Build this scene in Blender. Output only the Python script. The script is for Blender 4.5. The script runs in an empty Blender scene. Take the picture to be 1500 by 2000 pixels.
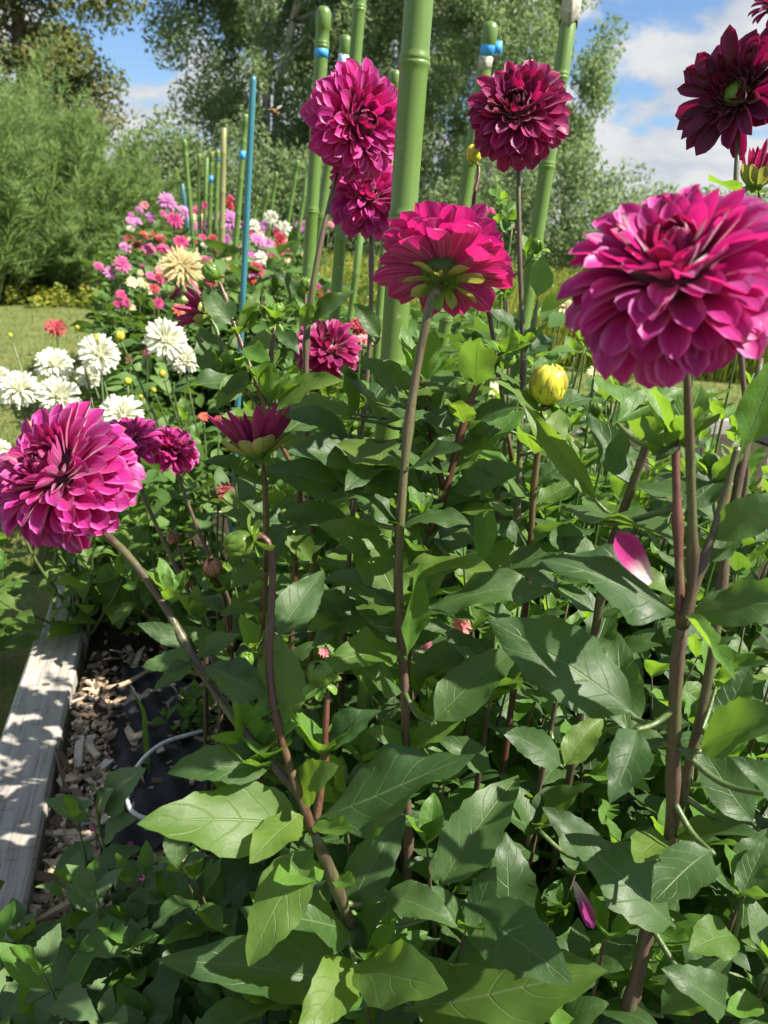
import bpy, math, random
import numpy as np
from mathutils import Vector, Matrix

random.seed(7)
rng = np.random.default_rng(11)
SC = bpy.context.scene
COL = SC.collection
V = Vector

# ------------------------------------------------------------------ camera
CAM_POS = V((0, 0, 1.3))
PITCH = math.radians(20)
ROLL = math.radians(4.3)
FPX = 1502.0
fw = V((0, math.cos(PITCH), -math.sin(PITCH)))
r0 = V((1, 0, 0))
u0 = V((0, math.sin(PITCH), math.cos(PITCH)))
rt = r0 * math.cos(ROLL) + u0 * math.sin(ROLL)
up = u0 * math.cos(ROLL) - r0 * math.sin(ROLL)
cam_data = bpy.data.cameras.new('camera')
cam = bpy.data.objects.new('camera', cam_data)
COL.objects.link(cam)
cam.matrix_world = Matrix(((rt.x, up.x, -fw.x, CAM_POS.x), (rt.y, up.y, -fw.y, CAM_POS.y),
                           (rt.z, up.z, -fw.z, CAM_POS.z), (0, 0, 0, 1)))
cam_data.sensor_fit = 'VERTICAL'
cam_data.sensor_height = 36
cam_data.lens = 36 * FPX / 2000
cam_data.clip_start = 0.02
cam_data.clip_end = 2000
cam_data.dof.use_dof = True
cam_data.dof.focus_distance = 0.82
cam_data.dof.aperture_fstop = 9.0
SC.camera = cam

# ------------------------------------------------------------------ world and sun
SUN_AZ = math.radians(106)      # clockwise from the viewing direction (+Y)
SUN_EL = math.radians(50)
to_sun = V((math.cos(SUN_EL) * math.sin(SUN_AZ), math.cos(SUN_EL) * math.cos(SUN_AZ), math.sin(SUN_EL)))
world = bpy.data.worlds.new('World')
SC.world = world
world.use_nodes = True
wn, wl = world.node_tree.nodes, world.node_tree.links
wn.clear()


def wnode(t, **kw):
    n = wn.new(t)
    for k, v in kw.items():
        setattr(n, k, v)
    return n


def wmath(op, a, b=None, clamp=False):
    n = wnode('ShaderNodeMath', operation=op, use_clamp=clamp)
    for i, x in enumerate((a, b)):
        if x is None:
            continue
        if isinstance(x, (int, float)):
            n.inputs[i].default_value = x
        else:
            wl.new(x, n.inputs[i])
    return n.outputs[0]


sky = wnode('ShaderNodeTexSky', sky_type='NISHITA', sun_disc=False, sun_elevation=SUN_EL, sun_rotation=SUN_AZ,
            air_density=1.0, dust_density=0.6, ozone_density=1.6)
tc = wnode('ShaderNodeTexCoord')
sep = wnode('ShaderNodeSeparateXYZ')
wl.new(tc.outputs['Generated'], sep.inputs[0])
zc = wmath('ADD', wmath('MAXIMUM', sep.outputs[2], 0.0), 0.42)
comb = wnode('ShaderNodeCombineXYZ')
wl.new(wmath('DIVIDE', sep.outputs[0], zc), comb.inputs[0])
wl.new(wmath('DIVIDE', sep.outputs[1], zc), comb.inputs[1])
wl.new(wmath('MULTIPLY', sep.outputs[2], 1.9), comb.inputs[2])


def cloud_noise(off, det=9):
    mp = wnode('ShaderNodeMapping')
    mp.inputs['Location'].default_value = off
    wl.new(comb.outputs[0], mp.inputs[0])
    nz = wnode('ShaderNodeTexNoise', noise_dimensions='3D')
    nz.inputs['Scale'].default_value = 2.7
    nz.inputs['Detail'].default_value = det
    nz.inputs['Roughness'].default_value = 0.56
    nz.inputs['Distortion'].default_value = 0.15
    wl.new(mp.outputs[0], nz.inputs['Vector'])
    return nz.outputs[0]


CO = V((15.48, 7.67, 3.73))
n1 = cloud_noise(CO)
n1s = cloud_noise(CO, 4)
n2 = cloud_noise(CO + V((0.07, 0.0, 0.16)), 4)
cover = wnode('ShaderNodeMapRange', interpolation_type='SMOOTHSTEP')
wl.new(n1, cover.inputs[0])
cover.inputs[1].default_value = 0.44
cover.inputs[2].default_value = 0.535
lit = wmath('ADD', wmath('MULTIPLY', wmath('ADD', wmath('SUBTRACT', n1s, n2), wmath('MULTIPLY', wmath('SUBTRACT', n1, n1s), 0.9)), 3.4), 0.56, clamp=True)
ramp = wnode('ShaderNodeValToRGB')
ramp.color_ramp.elements[0].position = 0.15
ramp.color_ramp.elements[0].color = (3.2, 3.7, 4.6, 1)
ramp.color_ramp.elements[1].position = 0.85
ramp.color_ramp.elements[1].color = (5.5, 5.6, 5.7, 1)
wl.new(lit, ramp.inputs[0])
mixc = wnode('ShaderNodeMix', data_type='RGBA')
wl.new(cover.outputs[0], mixc.inputs[0])
boost = wnode('ShaderNodeMix', data_type='RGBA', blend_type='MULTIPLY')
boost.inputs[0].default_value = 1
wl.new(sky.outputs[0], boost.inputs[6])
boost.inputs[7].default_value = (0.82, 0.98, 1.15, 1)
wl.new(boost.outputs[2], mixc.inputs[6])
wl.new(ramp.outputs[0], mixc.inputs[7])
bg = wnode('ShaderNodeBackground')
bg.inputs[1].default_value = 0.054
wl.new(mixc.outputs[2], bg.inputs[0])
wo = wnode('ShaderNodeOutputWorld')
wl.new(bg.outputs[0], wo.inputs[0])

sl = bpy.data.lights.new('sun', 'SUN')
sl.energy = 5.0
sl.angle = math.radians(0.55)
sl.color = (1.0, 0.94, 0.82)
so = bpy.data.objects.new('sun', sl)
COL.objects.link(so)
so.rotation_euler = to_sun.to_track_quat('Z', 'Y').to_euler()

SC.view_settings.view_transform = 'Standard'
SC.view_settings.look = 'None'
SC.view_settings.exposure = 1.42
SC.view_settings.gamma = 1
SC.view_settings.use_curve_mapping = False
SC.render.engine = 'CYCLES'
SC.cycles.use_denoising = True
SC.cycles.use_adaptive_sampling = True
SC.cycles.adaptive_threshold = 0.02
SC.cycles.max_bounces = 7
SC.cycles.transparent_max_bounces = 8
SC.cycles.diffuse_bounces = 3
SC.cycles.transmission_bounces = 4
SC.cycles.sample_clamp_indirect = 4


# ------------------------------------------------------------------ helpers
def pix(x, y, d):
    """photo pixel at depth d (metres along the view axis)"""
    return CAM_POS + (fw + rt * ((x - 750) / FPX) - up * ((y - 1000) / FPX)) * d


def on_z(x, y, z):
    r = pix(x, y, 1) - CAM_POS
    return CAM_POS + r * ((z - CAM_POS.z) / r.z)


def proj(P):
    q = P - CAM_POS
    d = q.dot(fw)
    if d < 1e-4:
        return (0, 0, d)
    return (750 + FPX * q.dot(rt) / d, 1000 - FPX * q.dot(up) / d, d)


WM = {}   # object -> world matrix


def put(o, parent, M):
    COL.objects.link(o)
    if parent is not None:
        o.parent = parent
        o.matrix_basis = WM[parent].inverted() @ M
    else:
        o.matrix_basis = M
    WM[o] = M
    return o


def thing(name, label, cat, loc, group=None):
    o = bpy.data.objects.new(name, None)
    o.empty_display_size = 0.05
    put(o, None, Matrix.Translation(loc))
    o['label'] = label
    o['category'] = cat
    if group:
        o['group'] = group
    return o


def tag(o, label, cat, group=None):
    o['label'] = label
    o['category'] = cat
    if group:
        o['group'] = group
    return o


def mesh(name, vs, fs, mat, smooth=True, uvs=None, mats=None, fmat=None):
    me = bpy.data.meshes.new(name)
    me.from_pydata([tuple(v) for v in vs], [], fs)
    if smooth:
        me.polygons.foreach_set('use_smooth', [True] * len(me.polygons))
    if uvs is not None:
        ul = me.uv_layers.new(name='UVMap')
        li = np.zeros(len(me.loops), dtype=np.int32)
        me.loops.foreach_get('vertex_index', li)
        ul.data.foreach_set('uv', np.asarray(uvs, dtype=np.float32)[li].ravel())
    for m in (mats or [mat]):
        me.materials.append(m)
    if fmat is not None:
        me.polygons.foreach_set('material_index', fmat)
    me.update()
    return me


def mobj(name, me, parent, M):
    return put(bpy.data.objects.new(name, me), parent, M)


def frame(x, z):
    """rotation whose X is x and Z is close to z"""
    x = x.normalized()
    z = (z - x * z.dot(x))
    if z.length < 1e-5:
        z = V((0.3, 0.5, 0.8)) - x * V((0.3, 0.5, 0.8)).dot(x)
    z.normalize()
    y = z.cross(x)
    return Matrix(((x.x, y.x, z.x, 0), (x.y, y.y, z.y, 0), (x.z, y.z, z.z, 0), (0, 0, 0, 1)))


def spline(pts, n=6):
    P = [V(p) for p in pts]
    if len(P) == 2:
        return [P[0].lerp(P[1], i / n) for i in range(n + 1)]
    P = [P[0] * 2 - P[1]] + P + [P[-1] * 2 - P[-2]]
    out = []
    for i in range(1, len(P) - 2):
        a, b, c, d = P[i - 1], P[i], P[i + 1], P[i + 2]
        for k in range(n):
            t = k / n
            out.append(0.5 * ((2 * b) + (c - a) * t + (2 * a - 5 * b + 4 * c - d) * t * t + (3 * b - a - 3 * c + d) * t ** 3))
    out.append(P[-2].copy())
    return out


def tube(pts, radii, seg=8, cap=True):
    """verts, faces, uvs"""
    vs, fs, uv = [], [], []
    n = len(pts)
    t0 = (pts[1] - pts[0]).normalized()
    a = t0.orthogonal().normalized()
    L = 0
    for i, p in enumerate(pts):
        t = (pts[min(i + 1, n - 1)] - pts[max(i - 1, 0)])
        t = t.normalized() if t.length > 1e-9 else t0
        a = (a - t * a.dot(t)).normalized()
        b = t.cross(a)
        r = radii[i] if hasattr(radii, '__len__') else radii
        if i:
            L += (p - pts[i - 1]).length
        for k in range(seg):
            ang = 2 * math.pi * k / seg
            vs.append(p + (a * math.cos(ang) + b * math.sin(ang)) * r)
            uv.append((L, k / seg))
    for i in range(n - 1):
        for k in range(seg):
            k2 = (k + 1) % seg
            fs.append((i * seg + k, i * seg + k2, (i + 1) * seg + k2, (i + 1) * seg + k))
    if cap:
        fs.append(tuple(range(seg - 1, -1, -1)))
        fs.append(tuple((n - 1) * seg + k for k in range(seg)))
    return vs, fs, uv


class MB:
    def __init__(s):
        s.v, s.f, s.uv = [], [], []

    def add(s, vs, fs, uv=None):
        o = len(s.v)
        s.v += list(vs)
        s.f += [tuple(i + o for i in f) for f in fs]
        s.uv += list(uv) if uv else [(0, 0)] * len(vs)

    def mesh(s, name, mat, smooth=True, origin=None):
        vs = s.v if origin is None else [V(v) - origin for v in s.v]
        return mesh(name, vs, s.f, mat, smooth, s.uv)


# ------------------------------------------------------------------ materials
def mat(name):
    m = bpy.data.materials.new(name)
    m.use_nodes = True
    nt = m.node_tree
    nt.nodes.clear()
    return m, nt


class NT:
    """tiny node builder"""

    def __init__(s, name):
        s.m, s.t = mat(name)
        s.out = s.n('ShaderNodeOutputMaterial')

    def n(s, t, **kw):
        n = s.t.nodes.new(t)
        for k, v in kw.items():
            setattr(n, k, v)
        return n

    def set(s, sock, v):
        if v is None:
            return
        if hasattr(v, 'links') or hasattr(v, 'is_linked'):
            s.t.links.new(v, sock)
        else:
            sock.default_value = v

    def math(s, op, a, b=None, c=None, clamp=False):
        n = s.n('ShaderNodeMath', operation=op, use_clamp=clamp)
        s.set(n.inputs[0], a)
        s.set(n.inputs[1], b)
        s.set(n.inputs[2], c)
        return n.outputs[0]

    def mix(s, f, a, b, mode='MIX'):
        n = s.n('ShaderNodeMix', data_type='RGBA', blend_type=mode)
        s.set(n.inputs[0], f)
        s.set(n.inputs[6], a if not isinstance(a, tuple) else a + (1,) * (4 - len(a)))
        s.set(n.inputs[7], b if not isinstance(b, tuple) else b + (1,) * (4 - len(b)))
        return n.outputs[2]

    def noise(s, scale, detail=3, vec=None, rough=0.5, stretch=None):
        if stretch is not None or vec is None:
            if vec is None:
                vec = s.n('ShaderNodeTexCoord').outputs['Object']
            if stretch is not None:
                mp = s.n('ShaderNodeMapping')
                s.t.links.new(vec, mp.inputs[0])
                mp.inputs['Scale'].default_value = stretch
                vec = mp.outputs[0]
        n = s.n('ShaderNodeTexNoise')
        n.inputs['Scale'].default_value = scale
        n.inputs['Detail'].default_value = detail
        n.inputs['Roughness'].default_value = rough
        s.t.links.new(vec, n.inputs['Vector'])
        return n.outputs[0]

    def ramp(s, f, stops):
        n = s.n('ShaderNodeValToRGB')
        el = n.color_ramp.elements
        while len(el) < len(stops):
            el.new(0.5)
        for e, (p, c) in zip(el, stops):
            e.position = p
            e.color = c + (1,) * (4 - len(c))
        s.set(n.inputs[0], f)
        return n.outputs[0]

    def range(s, v, a, b, c=0.0, d=1.0, smooth=True):
        n = s.n('ShaderNodeMapRange', interpolation_type='SMOOTHSTEP' if smooth else 'LINEAR')
        s.set(n.inputs[0], v)
        for i, x in enumerate((a, b, c, d)):
            n.inputs[i + 1].default_value = x
        return n.outputs[0]

    def bsdf(s, color, rough=0.5, spec=0.5, bump=None, bstr=0.3, bdist=0.002, trans=0.0, tcol=None, **kw):
        p = s.n('ShaderNodeBsdfPrincipled')
        s.set(p.inputs['Base Color'], color if not isinstance(color, tuple) else color + (1,) * (4 - len(color)))
        s.set(p.inputs['Roughness'], rough)
        s.set(p.inputs['Specular IOR Level'], spec)
        for k, v in kw.items():
            s.set(p.inputs[k.replace('_', ' ')], v)
        nrm = None
        if bump is not None:
            b = s.n('ShaderNodeBump')
            b.inputs['Strength'].default_value = bstr
            b.inputs['Distance'].default_value = bdist
            s.set(b.inputs['Height'], bump)
            nrm = b.outputs[0]
            s.t.links.new(nrm, p.inputs['Normal'])
        res = p.outputs[0]
        if trans > 0:
            tr = s.n('ShaderNodeBsdfTranslucent')
            s.set(tr.inputs[0], (tcol if not isinstance(tcol, tuple) else tcol + (1,) * (4 - len(tcol))) if tcol is not None else color)
            mx = s.n('ShaderNodeMixShader')
            mx.inputs[0].default_value = trans
            s.t.links.new(res, mx.inputs[1])
            s.t.links.new(tr.outputs[0], mx.inputs[2])
            res = mx.outputs[0]
        s.t.links.new(res, s.out.inputs[0])
        return s.m

    def rand(s):
        return s.n('ShaderNodeObjectInfo').outputs['Random']

    def uv(s):
        sp = s.n('ShaderNodeSeparateXYZ')
        s.t.links.new(s.n('ShaderNodeTexCoord').outputs['UV'], sp.inputs[0])
        return sp.outputs[0], sp.outputs[1]


def leaf_material(name, dark, light, back, tcol, trans=0.32, rough=0.38, veins=9.0, vein_col=(0.16, 0.24, 0.09)):
    k = NT(name)
    u, v = k.uv()
    av = k.math('ABSOLUTE', k.math('MULTIPLY_ADD', v, 2.0, -1.0))
    rnd = k.rand()
    mott = k.noise(28, 4, rough=0.6)
    big = k.noise(5, 2)
    base = k.mix(k.math('MULTIPLY_ADD', mott, 0.8, k.math('MULTIPLY_ADD', rnd, 0.8, -0.45), clamp=True), dark, light)
    # side veins run out and forward from the midrib
    ph = k.math('FRACT', k.math('MULTIPLY', k.math('SUBTRACT', u, k.math('MULTIPLY', k.math('POWER', av, 1.15), 0.24)), k.math('MULTIPLY_ADD', rnd, 2.5, veins - 3.0)))
    ph = k.math('FRACT', k.math('ADD', ph, k.math('MULTIPLY', k.math('SUBTRACT', big, 0.5), 0.5)))
    side = k.range(k.math('ABSOLUTE', k.math('SUBTRACT', ph, 0.5)), 0.0, 0.06, 1, 0)
    side = k.math('MULTIPLY', side, k.range(av, 0.75, 0.98, 1, 0))
    mid = k.range(av, 0.012, 0.05, 1, 0)
    vein = k.math('MAXIMUM', k.math('MULTIPLY', side, 0.6), mid)
    col = k.mix(k.math('MULTIPLY', vein, 0.6), base, vein_col)
    # a few yellowed or scarred spots
    blem = k.range(k.noise(9, 5, rough=0.7), 0.66, 0.72, 0, 0.7)
    col = k.mix(k.math('MULTIPLY', blem, k.range(rnd, 0.55, 0.8)), col, (0.26, 0.24, 0.05))
    geo = k.n('ShaderNodeNewGeometry')
    colb = k.mix(k.math('MULTIPLY', vein, 0.7), back, vein_col)
    fin = k.mix(geo.outputs['Backfacing'], col, colb)
    puff = k.math('POWER', k.math('ABSOLUTE', k.math('SUBTRACT', ph, 0.5)), 0.7)
    h = k.math('ADD', k.math('MULTIPLY', k.noise(11, 2), 0.8), k.math('SUBTRACT', k.math('MULTIPLY', side, -0.5), k.math('MULTIPLY', mid, 0.8)))
    vo = k.n('ShaderNodeTexVoronoi', feature='DISTANCE_TO_EDGE')
    vo.inputs['Scale'].default_value = 52
    k.t.links.new(k.n('ShaderNodeTexCoord').outputs['Object'], vo.inputs['Vector'])
    net = k.range(vo.outputs[0], 0.0, 0.09)
    h = k.math('ADD', h, k.math('MULTIPLY', net, 0.05))
    fin = k.mix(k.math('MULTIPLY', k.math('SUBTRACT', 1.0, net), 0.07), fin, vein_col)
    rg = k.math('ADD', k.math('MULTIPLY', big, 0.2), rough + 0.03)
    return k.bsdf(fin, rg, 0.42, h, 0.5, 0.0016, trans, k.mix(vein, tcol, tuple(c * 0.55 for c in tcol)))


M = {}
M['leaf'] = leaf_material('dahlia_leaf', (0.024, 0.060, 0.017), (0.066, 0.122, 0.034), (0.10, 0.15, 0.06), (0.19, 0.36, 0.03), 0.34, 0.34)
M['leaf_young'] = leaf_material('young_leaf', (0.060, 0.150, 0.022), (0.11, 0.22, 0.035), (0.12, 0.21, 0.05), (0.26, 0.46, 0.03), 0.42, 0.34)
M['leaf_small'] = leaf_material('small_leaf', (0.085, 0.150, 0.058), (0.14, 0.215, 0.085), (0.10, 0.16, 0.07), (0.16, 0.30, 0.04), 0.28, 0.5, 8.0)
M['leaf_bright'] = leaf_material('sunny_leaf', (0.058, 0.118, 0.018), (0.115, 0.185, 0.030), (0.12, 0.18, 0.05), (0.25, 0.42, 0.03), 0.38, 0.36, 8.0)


def far_leaf(name, cols, tcol, trans=0.3):
    k = NT(name)
    r = k.n('ShaderNodeNewGeometry').outputs['Random Per Island']
    c = k.ramp(r, [(i / (len(cols) - 1), x) for i, x in enumerate(cols)])
    n = k.noise(0.45, 3)
    c = k.mix(k.range(n, 0.38, 0.62), c, k.mix(1.0, c, (0.85, 0.9, 0.9), 'MULTIPLY'))
    return k.bsdf(c, 0.55, 0.3, trans=trans, tcol=tcol)


M['bed_leaf'] = far_leaf('bed_foliage', [(0.045, 0.095, 0.022), (0.075, 0.145, 0.036), (0.115, 0.20, 0.05)], (0.15, 0.27, 0.03))
M['birch_leaf'] = far_leaf('birch_foliage', [(0.085, 0.145, 0.062), (0.135, 0.20, 0.092), (0.19, 0.25, 0.135), (0.245, 0.275, 0.15)], (0.27, 0.37, 0.14), 0.5)
M['maple_leaf'] = far_leaf('maple_foliage', [(0.075, 0.13, 0.05), (0.12, 0.175, 0.07), (0.19, 0.205, 0.085), (0.22, 0.17, 0.08)], (0.24, 0.28, 0.06), 0.42)
M['feather_leaf'] = far_leaf('feathery_foliage', [(0.11, 0.19, 0.065), (0.17, 0.26, 0.095), (0.23, 0.30, 0.12)], (0.31, 0.44, 0.13), 0.52)
M['meadow'] = far_leaf('meadow_green', [(0.14, 0.19, 0.03), (0.24, 0.27, 0.04), (0.38, 0.34, 0.04), (0.12, 0.18, 0.03)], (0.2, 0.3, 0.04), 0.3)
M['grass'] = far_leaf('lawn_blades', [(0.10, 0.15, 0.035), (0.16, 0.20, 0.05), (0.26, 0.24, 0.10)], (0.22, 0.28, 0.06), 0.35)


def stem_material(name, a, b, streak):
    k = NT(name)
    n = k.noise(7, 3)
    st = k.noise(40, 4, stretch=(1, 1, 0.06))
    sp = k.noise(420, 3)
    c = k.mix(k.range(k.math('ADD', k.math('MULTIPLY', k.rand(), 0.5), k.math('MULTIPLY', n, 0.6)), 0.2, 0.8), a, b)
    c = k.mix(k.range(st, 0.47, 0.60, 0, 0.8), c, streak)
    st2 = k.noise(160, 4, stretch=(1, 1, 0.05), rough=0.7)
    c = k.mix(k.range(st2, 0.52, 0.62, 0, 0.6), c, tuple(x * 0.45 for x in a))
    c = k.mix(k.range(sp, 0.60, 0.68, 0, 0.6), c, tuple(x * 0.35 for x in a))
    return k.bsdf(c, 0.40, 0.45, st2, 0.6, 0.0012)


M['stem'] = stem_material('old_stem', (0.115, 0.072, 0.056), (0.062, 0.046, 0.030), (0.10, 0.105, 0.045))
M['stem_red'] = stem_material('red_stem', (0.12, 0.045, 0.030), (0.075, 0.032, 0.022), (0.12, 0.095, 0.045))
M['stem_green'] = stem_material('green_stem', (0.085, 0.135, 0.035), (0.065, 0.10, 0.03), (0.12, 0.15, 0.05))


def petal_material(name, core, mid, edge, tcol, trans=0.30, back=None, stripes=0.5, rough=0.42, sheen=0.3):
    k = NT(name)
    u, v = k.uv()
    av = k.math('ABSOLUTE', k.math('MULTIPLY_ADD', v, 2.0, -1.0))
    cv = k.n('ShaderNodeCombineXYZ')
    k.set(cv.inputs[0], k.math('MULTIPLY', u, 1.2))
    k.set(cv.inputs[1], k.math('MULTIPLY', v, 11.0))
    k.set(cv.inputs[2], k.math('MULTIPLY', k.rand(), 40.0))
    st = k.noise(1.0, 3, vec=cv.outputs[0])
    c = k.mix(k.range(u, 0.05, 0.55), core, mid)
    c = k.mix(k.math('MULTIPLY', k.range(av, 0.55, 1.0), k.range(u, 0.3, 0.9)), c, edge)
    c = k.mix(k.math('MULTIPLY', k.range(st, 0.48, 0.62), stripes * 0.35), c, edge)
    tipb = k.math('MULTIPLY', k.range(u, 0.90, 1.0), k.range(k.rand(), 0.86, 0.93))
    c = k.mix(k.math('MULTIPLY', tipb, 0.7), c, (0.20, 0.10, 0.05))
    rv = k.math('MULTIPLY_ADD', k.rand(), 0.65, 0.62)
    cc = k.n('ShaderNodeHueSaturation')
    k.set(cc.inputs['Value'], rv)
    k.set(cc.inputs['Hue'], k.math('MULTIPLY_ADD', k.rand(), 0.03, 0.485))
    k.set(cc.inputs['Color'], c)
    c = cc.outputs[0]
    if back is not None:
        lines = k.range(st, 0.55, 0.60)
        ribs = k.range(av, 0.02, 0.07, 1, 0)
        cb = k.mix(k.math('MULTIPLY', k.math('MAXIMUM', lines, ribs), stripes), back[0], back[1])
        c = k.mix(k.n('ShaderNodeNewGeometry').outputs['Backfacing'], c, cb)
    return k.bsdf(c, rough, 0.35, st, 0.35, 0.0012, trans, tcol, Sheen_Weight=sheen, Sheen_Roughness=0.4)


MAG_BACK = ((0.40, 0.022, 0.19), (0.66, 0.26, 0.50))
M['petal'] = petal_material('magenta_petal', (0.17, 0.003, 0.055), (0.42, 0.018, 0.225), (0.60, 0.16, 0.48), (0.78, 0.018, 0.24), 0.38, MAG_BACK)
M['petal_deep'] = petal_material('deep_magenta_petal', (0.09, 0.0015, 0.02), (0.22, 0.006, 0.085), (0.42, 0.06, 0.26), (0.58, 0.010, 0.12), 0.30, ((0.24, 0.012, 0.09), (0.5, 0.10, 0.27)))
M['petal_dark'] = petal_material('dark_heart_petal', (0.035, 0.001, 0.012), (0.085, 0.003, 0.025), (0.16, 0.012, 0.06), (0.3, 0.005, 0.04), 0.2, ((0.09, 0.004, 0.03), (0.22, 0.03, 0.10)))
M['petal_green'] = petal_material('yellow_green_bract', (0.17, 0.22, 0.045), (0.34, 0.36, 0.11), (0.42, 0.34, 0.17), (0.45, 0.48, 0.08), 0.3, None, 0.3, 0.4, 0.0)
M['petal_white'] = petal_material('white_petal', (0.72, 0.74, 0.36), (0.80, 0.80, 0.68), (0.82, 0.82, 0.76), (0.8, 0.8, 0.6), 0.3, None, 0.1, 0.5, 0.1)
M['sepal'] = petal_material('green_sepal', (0.06, 0.13, 0.02), (0.13, 0.24, 0.035), (0.22, 0.30, 0.07), (0.25, 0.4, 0.04), 0.3, None, 0.4, 0.3, 0.0)
M['bud_yellow'] = petal_material('yellow_bud', (0.30, 0.30, 0.03), (0.52, 0.46, 0.045), (0.58, 0.44, 0.12), (0.5, 0.45, 0.05), 0.15, None, 0.3, 0.28, 0.0)
M['bud_purple'] = petal_material('blushed_bud', (0.28, 0.26, 0.07), (0.36, 0.16, 0.10), (0.34, 0.06, 0.14), (0.4, 0.2, 0.1), 0.15, None, 0.8, 0.28, 0.0)
FAR = {'lilac': (0.55, 0.20, 0.46), 'pink': (0.62, 0.10, 0.30), 'hotpink': (0.60, 0.035, 0.20), 'red': (0.50, 0.016, 0.030),
       'coral': (0.60, 0.09, 0.07), 'cream': (0.76, 0.70, 0.40), 'yellow': (0.78, 0.68, 0.32), 'white': (0.80, 0.79, 0.66),
       'darkred': (0.20, 0.008, 0.018), 'purple': (0.58, 0.13, 0.46), 'rose': (0.72, 0.26, 0.30)}
for cn, c in FAR.items():
    M['far_' + cn] = petal_material('far_' + cn, tuple(min(1, x * 0.75 + 0.02) for x in c), c, tuple(min(0.85, x * 0.8 + 0.16) for x in c), c, 0.3, None, 0.5, 0.5, 0.1)


def simple(name, col, rough=0.5, spec=0.5, noise=None, amount=0.3, **kw):
    k = NT(name)
    c = col
    b = None
    if noise:
        n = k.noise(noise, 4, rough=0.6)
        c = k.mix(k.range(n, 0.3, 0.7), tuple(x * (1 - amount) for x in col), tuple(min(1, x * (1 + amount)) for x in col))
        b = n
    return k.bsdf(c, rough, spec, b, 0.4, 0.002, **kw)


def stake_material(name, col, worn):
    k = NT(name)
    n = k.noise(60, 4, stretch=(1, 1, 0.12), rough=0.65)
    fine = k.noise(900, 2)
    c = k.mix(k.range(n, 0.35, 0.7), tuple(x * 0.82 for x in col), tuple(min(1, x * 1.08) for x in col))
    u, v = k.uv()
    c = k.mix(k.range(v, 0.2, 0.9), c, k.mix(0.6, c, tuple(min(1, x * 1.12) for x in col)))
    c = k.mix(k.range(k.noise(35, 5, rough=0.7), 0.66, 0.72, 0, 0.7), c, worn)
    c = k.mix(k.range(k.noise(14, 4, stretch=(1, 1, 0.3), rough=0.7), 0.5, 0.68, 0, 0.35), c, tuple(x * 0.55 for x in col))
    return k.bsdf(c, k.math('MULTIPLY_ADD', n, 0.25, 0.24), 0.5, k.math('ADD', n, k.math('MULTIPLY', fine, 0.2)), 0.12, 0.001)


M['stake'] = stake_material('green_stake', (0.098, 0.172, 0.036), (0.30, 0.33, 0.2))
M['stake_blue'] = stake_material('blue_stake', (0.035, 0.15, 0.19), (0.2, 0.25, 0.25))
M['stake_tan'] = stake_material('tan_stake', (0.22, 0.22, 0.09), (0.35, 0.3, 0.2))
M['worn'] = simple('worn_plastic', (0.34, 0.33, 0.27), 0.7, 0.3, 90, 0.35)
M['tape'] = simple('blue_tape', (0.05, 0.30, 0.72), 0.5, 0.4, 60, 0.2)
M['tape_faded'] = simple('faded_tape', (0.38, 0.52, 0.68), 0.55, 0.4, 60, 0.25)


def wood_material():
    k = NT('weathered_wood')
    tcs = k.n('ShaderNodeTexCoord').outputs['Object']
    g = k.noise(16, 5, vec=tcs, stretch=(3.2, 0.16, 3.2), rough=0.6)
    g2 = k.noise(150, 3, vec=tcs, stretch=(1, 0.04, 1))
    cr = k.noise(60, 3, vec=tcs, stretch=(0.25, 1, 1))
    b = k.noise(2.3, 3, vec=tcs)
    c = k.ramp(g, [(0.25, (0.22, 0.20, 0.175)), (0.5, (0.32, 0.30, 0.275)), (0.75, (0.40, 0.38, 0.35))])
    c = k.mix(k.range(g2, 0.52, 0.68, 0, 0.5), c, (0.14, 0.12, 0.10))
    c = k.mix(k.range(b, 0.5, 0.7, 0, 0.55), c, (0.27, 0.22, 0.15))
    c = k.mix(k.range(cr, 0.6, 0.66, 0, 0.35), c, (0.10, 0.09, 0.08))
    h = k.math('SUBTRACT', g2, k.math('MULTIPLY', k.range(cr, 0.6, 0.66), 0.5))
    return k.bsdf(c, 0.85, 0.2, h, 0.6, 0.003)


M['wood'] = wood_material()
M['wood_red'] = simple('brown_board', (0.22, 0.10, 0.06), 0.75, 0.25, 14, 0.4)


def soil_material():
    k = NT('garden_soil')
    n = k.noise(38, 6, rough=0.7)
    n2 = k.noise(4, 3)
    c = k.ramp(n, [(0.3, (0.012, 0.009, 0.007)), (0.55, (0.035, 0.026, 0.018)), (0.8, (0.09, 0.066, 0.045))])
    c = k.mix(k.range(n2, 0.5, 0.7, 0, 0.4), c, (0.07, 0.05, 0.035))
    return k.bsdf(c, 0.9, 0.2, n, 0.9, 0.012)


def lawn_material():
    k = NT('lawn_ground')
    n = k.noise(3, 6, rough=0.7)
    n2 = k.noise(40, 4, rough=0.7)
    c = k.ramp(n, [(0.3, (0.09, 0.125, 0.035)), (0.5, (0.13, 0.155, 0.05)), (0.72, (0.20, 0.18, 0.08))])
    c = k.mix(k.range(n2, 0.5, 0.7, 0, 0.5), c, (0.07, 0.10, 0.03))
    return k.bsdf(c, 0.95, 0.1, n2, 0.8, 0.02)


def mulch_material():
    k = NT('bank_mulch')
    n = k.noise(9, 6, rough=0.75)
    c = k.ramp(n, [(0.3, (0.09, 0.055, 0.03)), (0.55, (0.22, 0.15, 0.095)), (0.75, (0.34, 0.25, 0.16))])
    return k.bsdf(c, 0.95, 0.1, n, 0.9, 0.03)


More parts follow.
